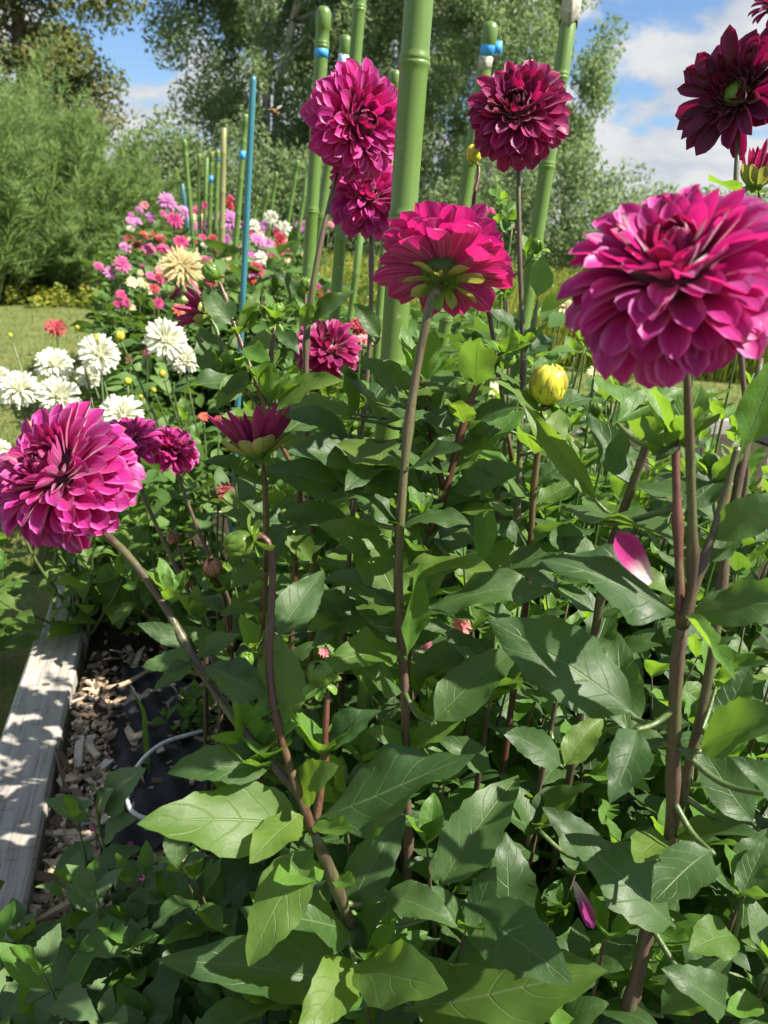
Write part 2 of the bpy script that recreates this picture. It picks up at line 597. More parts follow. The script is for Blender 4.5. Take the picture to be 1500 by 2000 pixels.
def chip_material():
    k = NT('wood_chip')
    r = k.n('ShaderNodeNewGeometry').outputs['Random Per Island']
    c = k.ramp(r, [(0, (0.07, 0.05, 0.035)), (0.25, (0.16, 0.11, 0.075)), (0.5, (0.34, 0.25, 0.17)), (0.8, (0.56, 0.44, 0.30)), (1, (0.42, 0.40, 0.36))])
    n = k.noise(120, 4)
    c = k.mix(k.range(n, 0.45, 0.7, 0, 0.4), c, (0.12, 0.085, 0.06))
    return k.bsdf(c, 0.85, 0.2, n, 0.5, 0.002)


def birch_bark():
    k = NT('birch_bark')
    n = k.noise(3, 5, stretch=(1, 1, 3), rough=0.7)
    c = k.ramp(n, [(0.36, (0.06, 0.05, 0.045)), (0.46, (0.42, 0.40, 0.37)), (0.7, (0.62, 0.60, 0.56))])
    return k.bsdf(c, 0.8, 0.2, n, 0.5, 0.02)


M['soil'] = soil_material()
M['lawn'] = lawn_material()
M['mulch'] = mulch_material()
M['chip'] = chip_material()
M['birch_bark'] = birch_bark()
M['bark'] = simple('brown_bark', (0.10, 0.075, 0.055), 0.9, 0.2, 8, 0.5)
M['fabric'] = simple('black_fabric', (0.018, 0.018, 0.022), 0.7, 0.4, 300, 0.5)
M['hose'] = simple('white_hose', (0.72, 0.73, 0.74), 0.35, 0.5, 60, 0.12)
M['bee'] = simple('bee_fur', (0.22, 0.14, 0.04), 0.8, 0.2, 500, 0.5)
M['bee_dark'] = simple('bee_black', (0.02, 0.016, 0.012), 0.5, 0.4)
M['bee_wing'] = NT('bee_wing').bsdf((0.5, 0.45, 0.38), 0.3, 0.5, trans=0.5, tcol=(0.6, 0.55, 0.5))


# ------------------------------------------------------------------ leaf and petal meshes (shared)
def leaf_mesh(name, mt, seed, serr=0.05, teeth=9, W=0.235, nu=18, nv=6, fold=0.22, droop=0.5, wave=0.03, peak=0.8, twist=0.0, pet=0.08):
    r = random.Random(seed)
    vs, uv, fs = [], [], []
    ph = [r.uniform(0, 6.28) for _ in range(4)]
    x = z = 0.0
    ang = r.uniform(0.05, 0.2)
    ds = 1.0 / nu
    for i in range(nu + 1):
        t = i / nu
        if t < pet:
            w = 0.012
        else:
            tt = (t - pet) / (1 - pet)
            w = W * (math.sin(math.pi * min(1, tt) ** peak)) ** 0.85 * (1 - 0.12 * tt) if tt < 0.999 else 0.0
            w = max(w, 0.0015)
        a = ang - droop * t * t
        for j in range(nv + 1):
            s = -1 + 2 * j / nv
            ww = w
            if abs(s) > 0.99 and t > pet + 0.12:
                f = (t * teeth + (0.3 if s > 0 else 0) + 0.25 * math.sin(t * 11 + ph[3])) % 1.0
                ww = w * (1 + serr * (1.3 * f - 0.65) * (0.35 + 0.65 * math.sin(t * 4 + ph[3]) ** 2))
            y = ww * s
            dz = fold * (1 - 0.5 * t) * abs(s) * ww + (wave * math.sin(t * 9 + ph[0 if s > 0 else 1]) + 0.35 * wave * math.sin(t * 23 + ph[1 if s > 0 else 2])) * s * s * min(1, w * 6)
            tw = twist * t
            yy = y * math.cos(tw) - dz * math.sin(tw)
            zz = y * math.sin(tw) + dz * math.cos(tw)
            vs.append((x - math.sin(a) * zz, yy + 0.03 * math.sin(t * 3 + ph[2]), z + math.cos(a) * zz))
            uv.append((t, (s + 1) / 2))
        x += ds * math.cos(a)
        z += ds * math.sin(a)
    for i in range(nu):
        for j in range(nv):
            p = i * (nv + 1) + j
            fs.append((p, p + nv + 1, p + nv + 2, p + 1))
    return mesh(name, vs, fs, mt, True, uv)


LEAF = [leaf_mesh('leaf', M['leaf'], i, random.uniform(0.10, 0.2), random.choice([7, 9, 11]), random.uniform(0.21, 0.26), fold=random.uniform(0.1, 0.4),
                  droop=random.uniform(0.15, 1.0), wave=random.uniform(0.015, 0.05), peak=random.uniform(0.72, 0.92), twist=random.uniform(-0.35, 0.35)) for i in range(12)]
LEAF_FLAT = [leaf_mesh('leaf', M['leaf'], 40 + i, 0.17, 8, random.uniform(0.22, 0.25), fold=random.uniform(0.12, 0.5), droop=random.uniform(0.2, 1.0),
                       wave=random.uniform(0.03, 0.07), peak=random.uniform(0.66, 0.9), twist=random.uniform(-0.5, 0.5)) for i in range(12)]
LEAF_YOUNG = [leaf_mesh('leaf', M['leaf_young'], 80 + i, 0.05, 8, random.uniform(0.18, 0.25), fold=random.uniform(0.3, 0.7), droop=random.uniform(-0.4, 0.7),
                        wave=0.04, peak=random.uniform(0.75, 0.95), twist=random.uniform(-0.3, 0.3)) for i in range(6)]
LEAF_SMALL = [leaf_mesh('leaf', M['leaf_small'], 120 + i, 0.20, 8, random.uniform(0.22, 0.27), fold=random.uniform(0.1, 0.35), droop=random.uniform(0.2, 0.9),
                        wave=0.035, peak=random.uniform(0.62, 0.78), twist=random.uniform(-0.3, 0.3), pet=0.16, nu=24) for i in range(6)]
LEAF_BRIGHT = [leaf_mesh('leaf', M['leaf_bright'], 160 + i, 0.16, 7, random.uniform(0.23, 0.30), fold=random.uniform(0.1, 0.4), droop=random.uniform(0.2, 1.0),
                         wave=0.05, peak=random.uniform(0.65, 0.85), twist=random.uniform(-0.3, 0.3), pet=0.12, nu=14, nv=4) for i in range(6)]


def petal_mesh(name, mt, W, cup, curl0, curl1, tip=0.75, nu=9, nv=4, seed=0, roll=0.0):
    """X along the petal, +Z its inner face; curl bends the tip towards +Z (positive) or away (negative)"""
    r = random.Random(seed)
    vs, uv, fs = [], [], []
    x = z = 0.0
    off = r.uniform(-0.05, 0.05)
    for i in range(nu + 1):
        t = i / nu
        w = W * (0.30 + 0.70 * math.sin(min(1, t / 0.68) * math.pi / 2) ** 1.1)
        if t > 0.68:
            q = (t - 0.68) / 0.32
            w *= max(0.02, (1 - q ** 2.2) ** tip)
        a = curl0 * t + curl1 * t * t
        c = cup * (1 + roll * t)
        for j in range(nv + 1):
            s = -1 + 2 * j / nv
            b = s * c
            y = w * (math.sin(b) / c if abs(c) > 1e-3 else s)
            zz = w * (1 - math.cos(b)) / c if abs(c) > 1e-3 else 0
            zz += 0.012 * math.sin(s * 7 + off * 60) * t
            vs.append((x - math.sin(a) * zz, y + off * t * t, z + math.cos(a) * zz))
            uv.append((t, (s + 1) / 2))
        x += math.cos(a) / nu
        z += math.sin(a) / nu
    for i in range(nu):
        for j in range(nv):
            p = i * (nv + 1) + j
            fs.append((p, p + nv + 1, p + nv + 2, p + 1))
    return mesh(name, vs, fs, mt, True, uv)


def petal_set(mt, mt_in, reflex=1.0, width=1.0, n=3):
    S = {}
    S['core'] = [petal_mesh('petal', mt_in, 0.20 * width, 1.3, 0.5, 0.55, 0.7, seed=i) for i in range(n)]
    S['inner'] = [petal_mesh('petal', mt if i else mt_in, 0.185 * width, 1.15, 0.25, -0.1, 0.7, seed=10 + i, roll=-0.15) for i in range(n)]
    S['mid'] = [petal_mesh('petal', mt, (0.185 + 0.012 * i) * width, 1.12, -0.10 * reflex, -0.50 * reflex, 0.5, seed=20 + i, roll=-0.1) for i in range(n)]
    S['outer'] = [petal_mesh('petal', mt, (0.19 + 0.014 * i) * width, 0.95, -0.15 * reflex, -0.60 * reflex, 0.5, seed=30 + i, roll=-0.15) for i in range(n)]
    return S


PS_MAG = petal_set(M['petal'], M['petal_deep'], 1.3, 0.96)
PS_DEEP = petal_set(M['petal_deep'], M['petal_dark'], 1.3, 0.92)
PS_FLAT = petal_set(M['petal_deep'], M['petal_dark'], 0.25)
PS_BACK = petal_set(M['petal'], M['petal_deep'], 0.35, 1.12)
PS_WHITE = petal_set(M['petal_white'], M['petal_white'], 0.9, 0.52)
M['petal_burg'] = petal_material('burgundy_petal', (0.03, 0.001, 0.01), (0.10, 0.003, 0.045), (0.22, 0.02, 0.12), (0.35, 0.006, 0.08), 0.25, ((0.12, 0.006, 0.05), (0.26, 0.04, 0.14)))
PS_EYE = petal_set(M['petal_burg'], M['petal_dark'], 0.15, 1.0)
PS_EYE['inner'] = [petal_mesh('petal', M['petal_dark'], 0.2, 1.25, 0.5, 0.2, 0.6, seed=60 + i) for i in range(3)]
PS_EYE['core'] = PS_EYE['inner']
SEPAL = [petal_mesh('sepal', M['sepal'], 0.24, 0.7, -0.3, -0.5, 0.6, 7, 4, i) for i in range(3)]
CUPPET = [petal_mesh('petal', M['petal_deep'], 0.15, 1.2, 0.25, 0.15, 0.75, seed=70 + i) for i in range(3)]
CUPBRACT = [petal_mesh('bract', M['petal_green'], 0.24, 0.9, 0.55, 0.25, 0.55, 8, 4, i) for i in range(3)]
BRACT = [petal_mesh('bract', M['petal_green'], 0.2, 0.9, 0.15, -0.35, 0.6, 7, 4, i) for i in range(3)]
SCALE_Y = [petal_mesh('bract', M['bud_yellow'], 0.34, 1.1, 0.9, 0.9, 0.6, 8, 4, i) for i in range(3)]
SCALE_G = [petal_mesh('bract', M['sepal'], 0.34, 1.1, 0.9, 0.9, 0.6, 8, 4, i) for i in range(3)]
SCALE_P = [petal_mesh('bract', M['bud_purple'], 0.34, 1.1, 0.9, 0.9, 0.6, 8, 4, i) for i in range(3)]


def ellipsoid_mesh(name, mt, rz=1.0, seg=12, rings=8, bumps=0.0):
    vs, fs, uv = [], [], []
    for i in range(rings + 1):
        th = math.pi * i / rings
        for k in range(seg):
            a = 2 * math.pi * k / seg
            q = 1 + bumps * math.sin(a * 5)
            vs.append((math.sin(th) * math.cos(a) * q, math.sin(th) * math.sin(a) * q, math.cos(th) * rz))
            uv.append((i / rings, k / seg))
    for i in range(rings):
        for k in range(seg):
            k2 = (k + 1) % seg
            fs.append((i * seg + k, (i + 1) * seg + k, (i + 1) * seg + k2, i * seg + k2))
    return mesh(name, vs, fs, mt, True, uv)


CORE = {n: ellipsoid_mesh('flower_head', m) for n, m in (('dark', M['petal_dark']), ('green', M['sepal']), ('yellow', M['bud_yellow']), ('white', M['petal_white']), ('purple', M['bud_purple']))}


def rot_dir(F, th, ph):
    """direction at polar angle th from F's X axis"""
    return (F @ V((math.cos(th), math.sin(th) * math.cos(ph), math.sin(th) * math.sin(ph)))).normalized()


def flower(plant, c, axis, R, n=110, PS=PS_MAG, thmax=118, flat=1.0, rc=0.34, lmin=0.26, core='dark', seed=0, sepals=True, name='flower_head',
           th0=0.0, jit=0.10, bracts=0, lmax=0.76, dome=0.0):
    r = random.Random(seed + 5)
    axis = axis.normalized()
    F = frame(axis, V((0.1, 0.2, 1))).to_3x3()
    head = mobj(name, CORE[core], plant, Matrix.Translation(c) @ frame(axis, V((0, 0.3, 1))) @ Matrix.Diagonal((R * rc * 1.25, R * rc * 1.35, R * rc * 1.35, 1)))
    tm = math.radians(thmax)
    for i in range(n):
        f = (i + 0.5) / n
        th = th0 + (tm - th0) * (math.acos(1 - f * (1 - math.cos(tm))) / tm) + r.gauss(0, jit * 0.5)
        ph = i * 2.399963 + r.gauss(0, jit)
        if f < 0.10:
            k = 'core'
        elif f < 0.30:
            k = 'inner'
        elif f < 0.66:
            k = 'mid'
        else:
            k = 'outer'
        me = r.choice(PS[k])
        L = R * (lmin + (lmax - lmin) * min(1, (f / 0.42)) ** 0.8) * r.uniform(0.86, 1.10)
        start = max(0.0, th - (0.30 if k in ('mid', 'outer') else 0.10))
        d = rot_dir(F, start, ph)
        b = c + rot_dir(F, max(0.02, th * 0.95), ph) * (R * rc) + axis * (R * dome * (1 - f))
        z = axis - d * axis.dot(d)
        if z.length < 0.05:
            z = -(rot_dir(F, start + 0.5, ph) - d)
        MM = Matrix.Translation(b) @ frame(d, z) @ Matrix.Rotation(r.gauss(0, 0.14), 4, 'X') @ Matrix.Rotation(r.gauss(0, 0.06), 4, 'Y') @ Matrix.Diagonal((L, R * 0.95 * (0.62 + 0.38 * min(1, f / 0.5)) * r.uniform(0.92, 1.08), L, 1))
        mobj('petal', me, head, MM)
    for i in range(bracts):
        ph = i * 2 * math.pi / bracts + r.gauss(0, 0.3)
        th = math.radians(thmax - 2 + r.uniform(-20, 14))
        d = rot_dir(F, th, ph)
        b = c - axis * (R * 0.20) + d * (R * 0.12)
        mobj('bract', r.choice(BRACT), head, Matrix.Translation(b) @ frame(d, axis) @ Matrix.Rotation(r.gauss(0, 0.4), 4, 'X') @ Matrix.Diagonal((R * r.uniform(0.45, 0.68), R * r.uniform(0.42, 0.62), R * 0.55, 1)))
    if sepals:
        for i in range(6):
            ph = i * math.pi / 3 + r.gauss(0, 0.2)
            d = rot_dir(F, math.radians(r.uniform(115, 140)), ph)
            b = c - axis * (R * rc * 1.1)
            mobj('sepal', r.choice(SEPAL), head, Matrix.Translation(b) @ frame(d, axis) @ Matrix.Diagonal((R * r.uniform(0.28, 0.42),) * 3 + (1,)))
    return head


def cup_bud(plant, c, axis, R, PS=PS_DEEP, spread=42, n=26, bracts=9, seed=0):
    """half open flower: upright petals in a cup of yellow-green outer ones, green sepals bent back below"""
    r = random.Random(seed)
    axis = axis.normalized()
    F = frame(axis, V((0.1, 0.2, 1))).to_3x3()
    base = c - axis * (R * 0.55)
    head = mobj('flower_bud', CORE['green'], plant, Matrix.Translation(base) @ frame(axis, V((0, 0.3, 1))) @ Matrix.Diagonal((R * 0.22, R * 0.34, R * 0.34, 1)))
    for i in range(n):
        f = (i + 0.5) / n
        th = math.radians(spread) * math.sqrt(f)
        ph = i * 2.4 + r.gauss(0, 0.1)
        d = rot_dir(F, th, ph)
        b = base + rot_dir(F, math.pi / 2, ph) * (R * 0.30 * math.sqrt(f)) + axis * R * 0.05
        L = R * (1.1 + 0.45 * f) * r.uniform(0.88, 1.1)
        mobj('petal', r.choice(CUPPET if PS is PS_DEEP else PS['inner']), head, Matrix.Translation(b) @ frame(d, axis if th > 0.1 else F @ V((0, 1, 0))) @ Matrix.Diagonal((L, R * 0.95, L, 1)))
    for i in range(bracts):
        ph = i * 2 * math.pi / bracts + r.gauss(0, 0.1)
        d = rot_dir(F, math.radians(spread + 26), ph)
        b = base + rot_dir(F, math.pi / 2, ph) * (R * 0.20) - axis * (R * 0.10)
        mobj('bract', r.choice(CUPBRACT), head, Matrix.Translation(b) @ frame(d, axis) @ Matrix.Diagonal((R * r.uniform(0.85, 1.1), R * 1.15, R * 0.95, 1)))
    for i in range(6):
        ph = i * math.pi / 3 + r.gauss(0, 0.2)
        d = rot_dir(F, math.radians(r.uniform(95, 140)), ph)
        mobj('sepal', r.choice(SEPAL), head, Matrix.Translation(base - axis * R * 0.08) @ frame(d, axis) @ Matrix.Diagonal((R * r.uniform(0.5, 0.7),) * 3 + (1,)))
    return head


def bud(plant, c, axis, R, kind='yellow', seed=0, n=14, sepals=5, slen=1.0):
    """closed round bud of overlapping scales"""
    r = random.Random(seed + 900)
    axis = axis.normalized()
    F = frame(axis, V((0.1, 0.2, 1))).to_3x3()
    S = {'yellow': SCALE_Y, 'green': SCALE_G, 'purple': SCALE_P}[kind]
    head = mobj('bud', CORE[kind], plant, Matrix.Translation(c) @ frame(axis, V((0, 0.3, 1))) @ Matrix.Diagonal((R * 0.9, R * 0.9, R * 0.9, 1)))
    for i in range(n):
        ring = i % 2
        ph = i * 2 * math.pi / n * 1.0 + r.gauss(0, 0.08)
        o = rot_dir(F, math.radians(125 if ring else 105), ph)
        d = (axis + (rot_dir(F, math.pi / 2, ph)) * (0.45 if ring else 0.15)).normalized()
        b = c + o * (R * 0.9)
        L = R * (1.75 if ring else 1.6) * r.uniform(0.95, 1.08)
        inward = -rot_dir(F, math.pi / 2, ph)
        mobj('bract', r.choice(S), head, Matrix.Translation(b) @ frame(d, inward) @ Matrix.Diagonal((L, R * 1.5, L, 1)))
    for i in range(sepals):
        ph = i * 2 * math.pi / sepals + r.gauss(0, 0.25)
        d = rot_dir(F, math.radians(r.uniform(75, 130)), ph)
        mobj('sepal', r.choice(SEPAL), head, Matrix.Translation(c - axis * R * 0.85) @ frame(d, axis) @ Matrix.Diagonal((R * slen * r.uniform(1.0, 1.5),) * 3 + (1,)))
    return head


STEM_PTS = []      # (point, plant, depth-order) samples of every foreground stem for attaching leaves


def stem(plant, pts, r_a, r_b, mt='stem', name='stem', nodes=True, seg=8, record=True):
    """pts base -> top"""
    Q = [V(pts[0])]
    for a_, b_ in zip(pts[:-1], pts[1:]):
        k_ = max(1, int((V(b_) - V(a_)).length / 0.11))
        Q += [V(a_).lerp(V(b_), i_ / k_) for i_ in range(1, k_ + 1)]
    P = spline(Q, 5)
    n = len(P)
    rad = [(r_a + (r_b - r_a) * i / (n - 1)) * (0.77 + 0.05 * math.sin(i * 1.3)) for i in range(n)]
    if nodes:
        for i in range(6, n - 4, 11):
            rad[i] *= 1.32
            rad[i - 1] *= 1.05
            rad[i + 1] *= 1.05
    rad[-1] *= 0.45
    rad[-2] *= 0.85
    vs, fs, uv = tube(P, rad, seg)
    org = WM[plant].translation
    me = mesh(name, [v - org for v in vs], fs, M[mt], True, uv)
    o = mobj(name, me, plant, Matrix.Translation(org))
    if record:
        for p in P:
            STEM_PTS.append((p, plant))
    return o


def leaf(plant, base, d, n, L, me=None, wy=1.0, name='leaf'):
    me = me or random.choice(LEAF)
    return mobj(name, me, plant, Matrix.Translation(base) @ frame(d, n) @ Matrix.Diagonal((L, L * wy, L, 1)))


LAND = [((610, 1750), 'under the long bent-stem dahlia'), ((1330, 1500), 'behind the thick forked grey stems'), ((1380, 1000), 'beneath the huge magenta bloom'), ((735, 1150), 'around the foot of the thick green stake'),
        ((500, 1050), 'beneath the half-open cup bloom'), ((1050, 950), 'behind the stem of the yellow bud'), ((880, 1050), 'behind the curved dark red stem'), ((790, 1500), 'below the back-turned bloom'),
        ((1140, 1780), 'around the curled white and purple petal'), ((1235, 1150), 'around the fallen magenta petal'), ((600, 850), 'below the two stacked blooms'), ((1100, 1330), 'under the broadest dappled leaf'),
        ((980, 1950), 'under the longest low leaf'), ((1480, 1850), 'right of the lowest forked stem'), ((1240, 880), 'beside the leaning grey stem'), ((820, 760), 'behind the back-turned bloom and thick stake'), ((1160, 790), 'between the yellow bud and the leaning grey stem'), ((960, 820), 'between the nodding bud and the yellow bud'), ((1030, 740), 'around the burgundy bloom stem'),
        ((1270, 790), 'just under the huge bloom'), ((900, 1300), 'above the pink glimpsed flowers'), ((700, 1400), 'behind the upright green bud'), ((1220, 1350), 'left of the forked stems under the petal'), ((530, 760), 'below the dark half-open bloom')]


def near(x, y):
    return min(LAND, key=lambda l: (l[0][0] - x) ** 2 + (l[0][1] - y) ** 2)[1]


FLAND = [((465, 600), 'behind the turquoise stake'), ((355, 527), 'around the spiky pale yellow bloom'), ((530, 470), 'below the white ball blooms'), ((640, 560), 'at the foot of the capped stakes'), ((760, 600), 'behind the thick green stake'),
         ((240, 590), 'at the lawn edge'), ((300, 640), 'behind the white dahlias'), ((900, 620), 'behind the back-turned bloom'), ((1020, 620), 'behind the burgundy bloom stem'), ((420, 500), 'at the foot of the thin far stakes'), ((1150, 650), 'behind the huge bloom')]


def near_far(x, y):
    return min(FLAND, key=lambda l: (l[0][0] - x) ** 2 + (l[0][1] - y) ** 2)[1]


# ------------------------------------------------------------------ ground, lawn, bank
SOIL_Z = 0.262
PLANK_Z = 0.30
HEAD = (on_z(158, 1250, PLANK_Z) - on_z(40, 1800, PLANK_Z))
HEAD.z = 0
HEAD.normalize()                      # the direction in which the beds run
SIDE = V((HEAD.y, -HEAD.x, 0))        # to the right of it
PL_R = on_z(100, 1530, PLANK_Z)       # a point on the plank's right top edge


def along(s, t, z=0.0):
    p = PL_R + HEAD * s + SIDE * t
    return V((p.x, p.y, z))


def grid_obj(name, x0, x1, y0, y1, nx, ny, zf, mt):
    vs = []
    for j in range(ny + 1):
        for i in range(nx + 1):
            x = x0 + (x1 - x0) * i / nx
            y = y0 + (y1 - y0) * j / ny
            vs.append((x, y, zf(x, y)))
    fs = [(j * (nx + 1) + i, j * (nx + 1) + i + 1, (j + 1) * (nx + 1) + i + 1, (j + 1) * (nx + 1) + i) for j in range(ny) for i in range(nx)]
    return mobj(name, mesh(name, vs, fs, mt), None, Matrix.Identity(4))


g = grid_obj('lawn', -600, 600, -40, 1160, 24, 24, lambda x, y: 0.0, M['lawn'])
g['kind'] = 'structure'


def bank_z(x, y):
    e = max(0.0, min(1.0, (y - 10.6 + 0.05 * x) / 3.2)) * max(0.0, min(1.0, (-2.0 - x) / 3.0))
    return -0.03 + 1.0 * e * e * (3 - 2 * e) + 0.05 * math.sin(x * 2.3) * math.sin(y * 1.9) * e


g = grid_obj('mulch_bank', -26, -1.5, 10.2, 24, 40, 30, bank_z, M['mulch'])
g['kind'] = 'structure'

# soil of the planted bed, right of the plank
vs, fs = [], []
ns, nt_ = 60, 24
for i in range(ns + 1):
    for j in range(nt_ + 1):
        s = -2.6 + 11.5 * i / ns
        t = 0.01 + 2.6 * j / nt_
        p = along(s, t)
        vs.append((p.x, p.y, SOIL_Z + 0.012 * math.sin(s * 9 + t * 4) + 0.012 * math.sin(t * 13 + s * 3)))
for i in range(ns):
    for j in range(nt_):
        p = i * (nt_ + 1) + j
        fs.append((p, p + 1, p + nt_ + 2, p + nt_ + 1))
g = mobj('soil_bed', mesh('soil_bed', vs, fs, M['soil']), None, Matrix.Identity(4))
g['kind'] = 'structure'


# ------------------------------------------------------------------ timber edging
def board(name, p0, p1, w, h, mt, parent=None, seg=16, bev=0.006, wob=0.0015, seed=0):
    """a sawn board whose top right edge runs p0 -> p1; w to the left, h down"""
    r = random.Random(seed)
    ax = (p1 - p0)
    L = ax.length
    F = Matrix.Translation(p0) @ frame(ax.cross(V((0, 0, 1))), V((0, 0, 1)))
    prof = [(0, -bev), (-bev, 0), (-w + bev, 0), (-w, -bev), (-w, -h), (0, -h)]
    vs, fs = [], []
    ph = r.uniform(0, 6)
    for i in range(seg + 1):
        y = L * i / seg
        for (a, b) in prof:
            vs.append((a + wob * math.sin(y * 7 + ph), y, b + wob * math.sin(y * 4.3 + ph * 2)))
    m = len(prof)
    for i in range(seg):
        for k in range(m):
            k2 = (k + 1) % m
            fs.append((i * m + k, (i + 1) * m + k, (i + 1) * m + k2, i * m + k2))
    fs.append(tuple(range(m)))
    fs.append(tuple(seg * m + k for k in range(m - 1, -1, -1)))
    return mobj(name, mesh(name, vs, fs, mt, False), parent, F)


pw = (on_z(148, 1312, PLANK_Z) - on_z(45, 1312, PLANK_Z)).dot(SIDE)
end_s = (on_z(160, 1245, PLANK_Z) - PL_R).dot(HEAD)
pl = thing('timber_edging', 'weathered grey plank edging the flower bed beside the wood chips', 'plank', along(0, -pw / 2))
board('plank', along(-2.2, 0, PLANK_Z), along(end_s, 0, PLANK_Z), pw, 0.14, M['wood'], pl, 30, seed=1)
board('plank', along(-2.2, -0.004, PLANK_Z - 0.143), along(end_s, -0.004, PLANK_Z - 0.143), pw - 0.008, 0.17, M['wood'], pl, 30, seed=2)
for s in (-0.32, 0.34):
    kn = mobj('knot', CORE['dark'].copy(), pl, Matrix.Translation(along(s, -pw * (0.45 + 0.1 * s), PLANK_Z - 0.001)) @ Matrix.Diagonal((0.011, 0.008, 0.0022, 1)))
    kn.data.materials[0] = M['bark']
pl2 = thing('timber_edging', 'weathered plank continuing behind the leaves of the white dahlias', 'plank', along(end_s + 1.5, -pw / 2))
board('plank', along(end_s + 0.012, 0.01, PLANK_Z - 0.006), along(end_s + 7.0, 0.01, PLANK_Z - 0.006), pw, 0.30, M['wood'], pl2, 30, seed=3)

# the neighbouring raised bed on the right
rb0 = on_z(1150, 900, 0.36)
rb = thing('raised_bed', 'low raised bed of grey and brown boards behind the dahlia stems', 'planter', V((rb0.x, rb0.y, 0)))
a0 = rb0 - HEAD * 0.4
a1 = rb0 + HEAD * 0.9
b0 = a0 + SIDE * 1.6
b1 = a1 + SIDE * 1.6
board('board', V((a0.x, a0.y, 0.36)), V((a1.x, a1.y, 0.36)), 0.05, 0.175, M['wood'], rb, 8, seed=5)
board('board', V((a0.x, a0.y, 0.18)), V((a1.x, a1.y, 0.18)), 0.045, 0.2, M['wood_red'], rb, 8, seed=6)
board('board', V((a0.x, a0.y, 0.362)), V((b0.x, b0.y, 0.362)), 0.05, 0.36, M['wood_red'], rb, 8, seed=7)
board('board', V((b1.x, b1.y, 0.362)), V((a1.x, a1.y, 0.362)), 0.05, 0.36, M['wood'], rb, 8, seed=8)
board('board', V((b0.x, b0.y, 0.358)), V((b1.x, b1.y, 0.358)), 0.05, 0.36, M['wood'], rb, 8, seed=9)
vs = [a0, b0, b1, a1]
mobj('soil', mesh('soil', [(v.x - rb0.x, v.y - rb0.y, 0.27) for v in vs], [(0, 1, 2, 3)], M['soil'], False), rb, Matrix.Translation((rb0.x, rb0.y, 0)))

# wood chips
mb = MB()
r = random.Random(3)
FAB = [(235, 1330), (352, 1315), (470, 1640), (205, 1700)]


def in_fab(x, y):
    return all((x1 - x0) * (y - y0) - (y1 - y0) * (x - x0) > 0 for (x0, y0), (x1, y1) in zip(FAB, FAB[1:] + FAB[:1]))


for i in range(7600):
    if i < 6000:
        px, py = r.uniform(20, 430), r.uniform(1270, 1990)
        q = on_z(px, py, SOIL_Z)
        if (q - PL_R).dot(SIDE) < 0.015:
            continue
        if in_fab(px, py) and r.random() < 0.93:
            continue
        # bare patch of dark soil under the white dahlias
        if py < 1345 and r.random() < 0.6:
            continue
        if 1345 < py < 1420 and r.random() < 0.35:
            continue
    else:
        q = along(r.uniform(-1.2, 2.5), r.uniform(0.03, 1.6), SOIL_Z)
    L = 0.004 + 0.014 * r.random() ** 2 * (1.6 if r.random() < 0.1 else 1)
    if r.random() < 0.03:
        L = r.uniform(0.04, 0.075)
    w = min(L * r.uniform(0.25, 0.8), r.uniform(0.005, 0.010))
    h = r.uniform(0.0012, 0.004)
    z = SOIL_Z + 0.012 * math.sin((q - PL_R).dot(HEAD) * 9 + (q - PL_R).dot(SIDE) * 4) + r.uniform(0.004, 0.020)
    Mx = Matrix.Translation((q.x, q.y, z)) @ Matrix.Rotation(r.uniform(0, 6.28), 4, 'Z') @ Matrix.Rotation(r.gauss(0, 0.35), 4, 'Y') @ Matrix.Rotation(r.gauss(0, 0.4), 4, 'X')
    k1, k2 = r.uniform(0.5, 1), r.uniform(0.5, 1)
    c8 = [(-L, -w * k1, -h), (L, -w, -h), (L * k2, w, -h), (-L * k1, w * k2, -h), (-L, -w * k1, h), (L, -w, h * 0.6), (L * k2, w, h), (-L * k1, w * k2, h * 0.7)]
    mb.add([Mx @ V(c) for c in c8], [(0, 3, 2, 1), (4, 5, 6, 7), (0, 1, 5, 4), (1, 2, 6, 5), (2, 3, 7, 6), (3, 0, 4, 7)])
o = mobj('wood_chips', mb.mesh('wood_chips', M['chip'], False), None, Matrix.Identity(4))
o['kind'] = 'stuff'

# landscape fabric strip, wavy sheet lying on the soil
c4 = [on_z(235, 1330, SOIL_Z), on_z(352, 1315, SOIL_Z), on_z(470, 1640, SOIL_Z), on_z(205, 1700, SOIL_Z)]
vs, fs = [], []
for i in range(25):
    for j in range(13):
        a = c4[0].lerp(c4[3], i / 24)
        b = c4[1].lerp(c4[2], i / 24)
        p = a.lerp(b, j / 12)
        edge = 0.012 * math.sin(i * 1.7) if j in (0, 12) else 0
        p = p + SIDE * edge
        vs.append((p.x, p.y, SOIL_Z + 0.026 + 0.010 * math.sin(i * 0.9 + j * 0.7) + 0.007 * math.sin(j * 1.9 - i * 0.6) + 0.004 * math.sin(i * 2.9)))
for i in range(24):
    for j in range(12):
        p = i * 13 + j
        fs.append((p, p + 13, p + 14, p + 1))
o = mobj('ground_fabric', mesh('ground_fabric', vs, fs, M['fabric']), None, Matrix.Identity(4))
tag(o, 'wrinkled black weed fabric strip lying on the wood chips', 'ground fabric')

zz = SOIL_Z + 0.055
hp = [on_z(x, y, z) for x, y, z in ((395, 1428, zz - .01), (372, 1434, zz), (322, 1450, zz + .01), (282, 1480, zz + .015), (256, 1520, zz + .015), (249, 1560, zz + .01), (262, 1588, zz), (300, 1600, zz - .01), (370, 1592, zz - .012), (455, 1580, zz - .012))]
P = spline(hp, 6)
v_, f_, u_ = tube(P, 0.0042, 8)
o = mobj('hose', mesh('hose', v_, f_, M['hose'], True, u_), None, Matrix.Identity(4))
tag(o, 'thin white irrigation hose curving over the black fabric', 'hose')

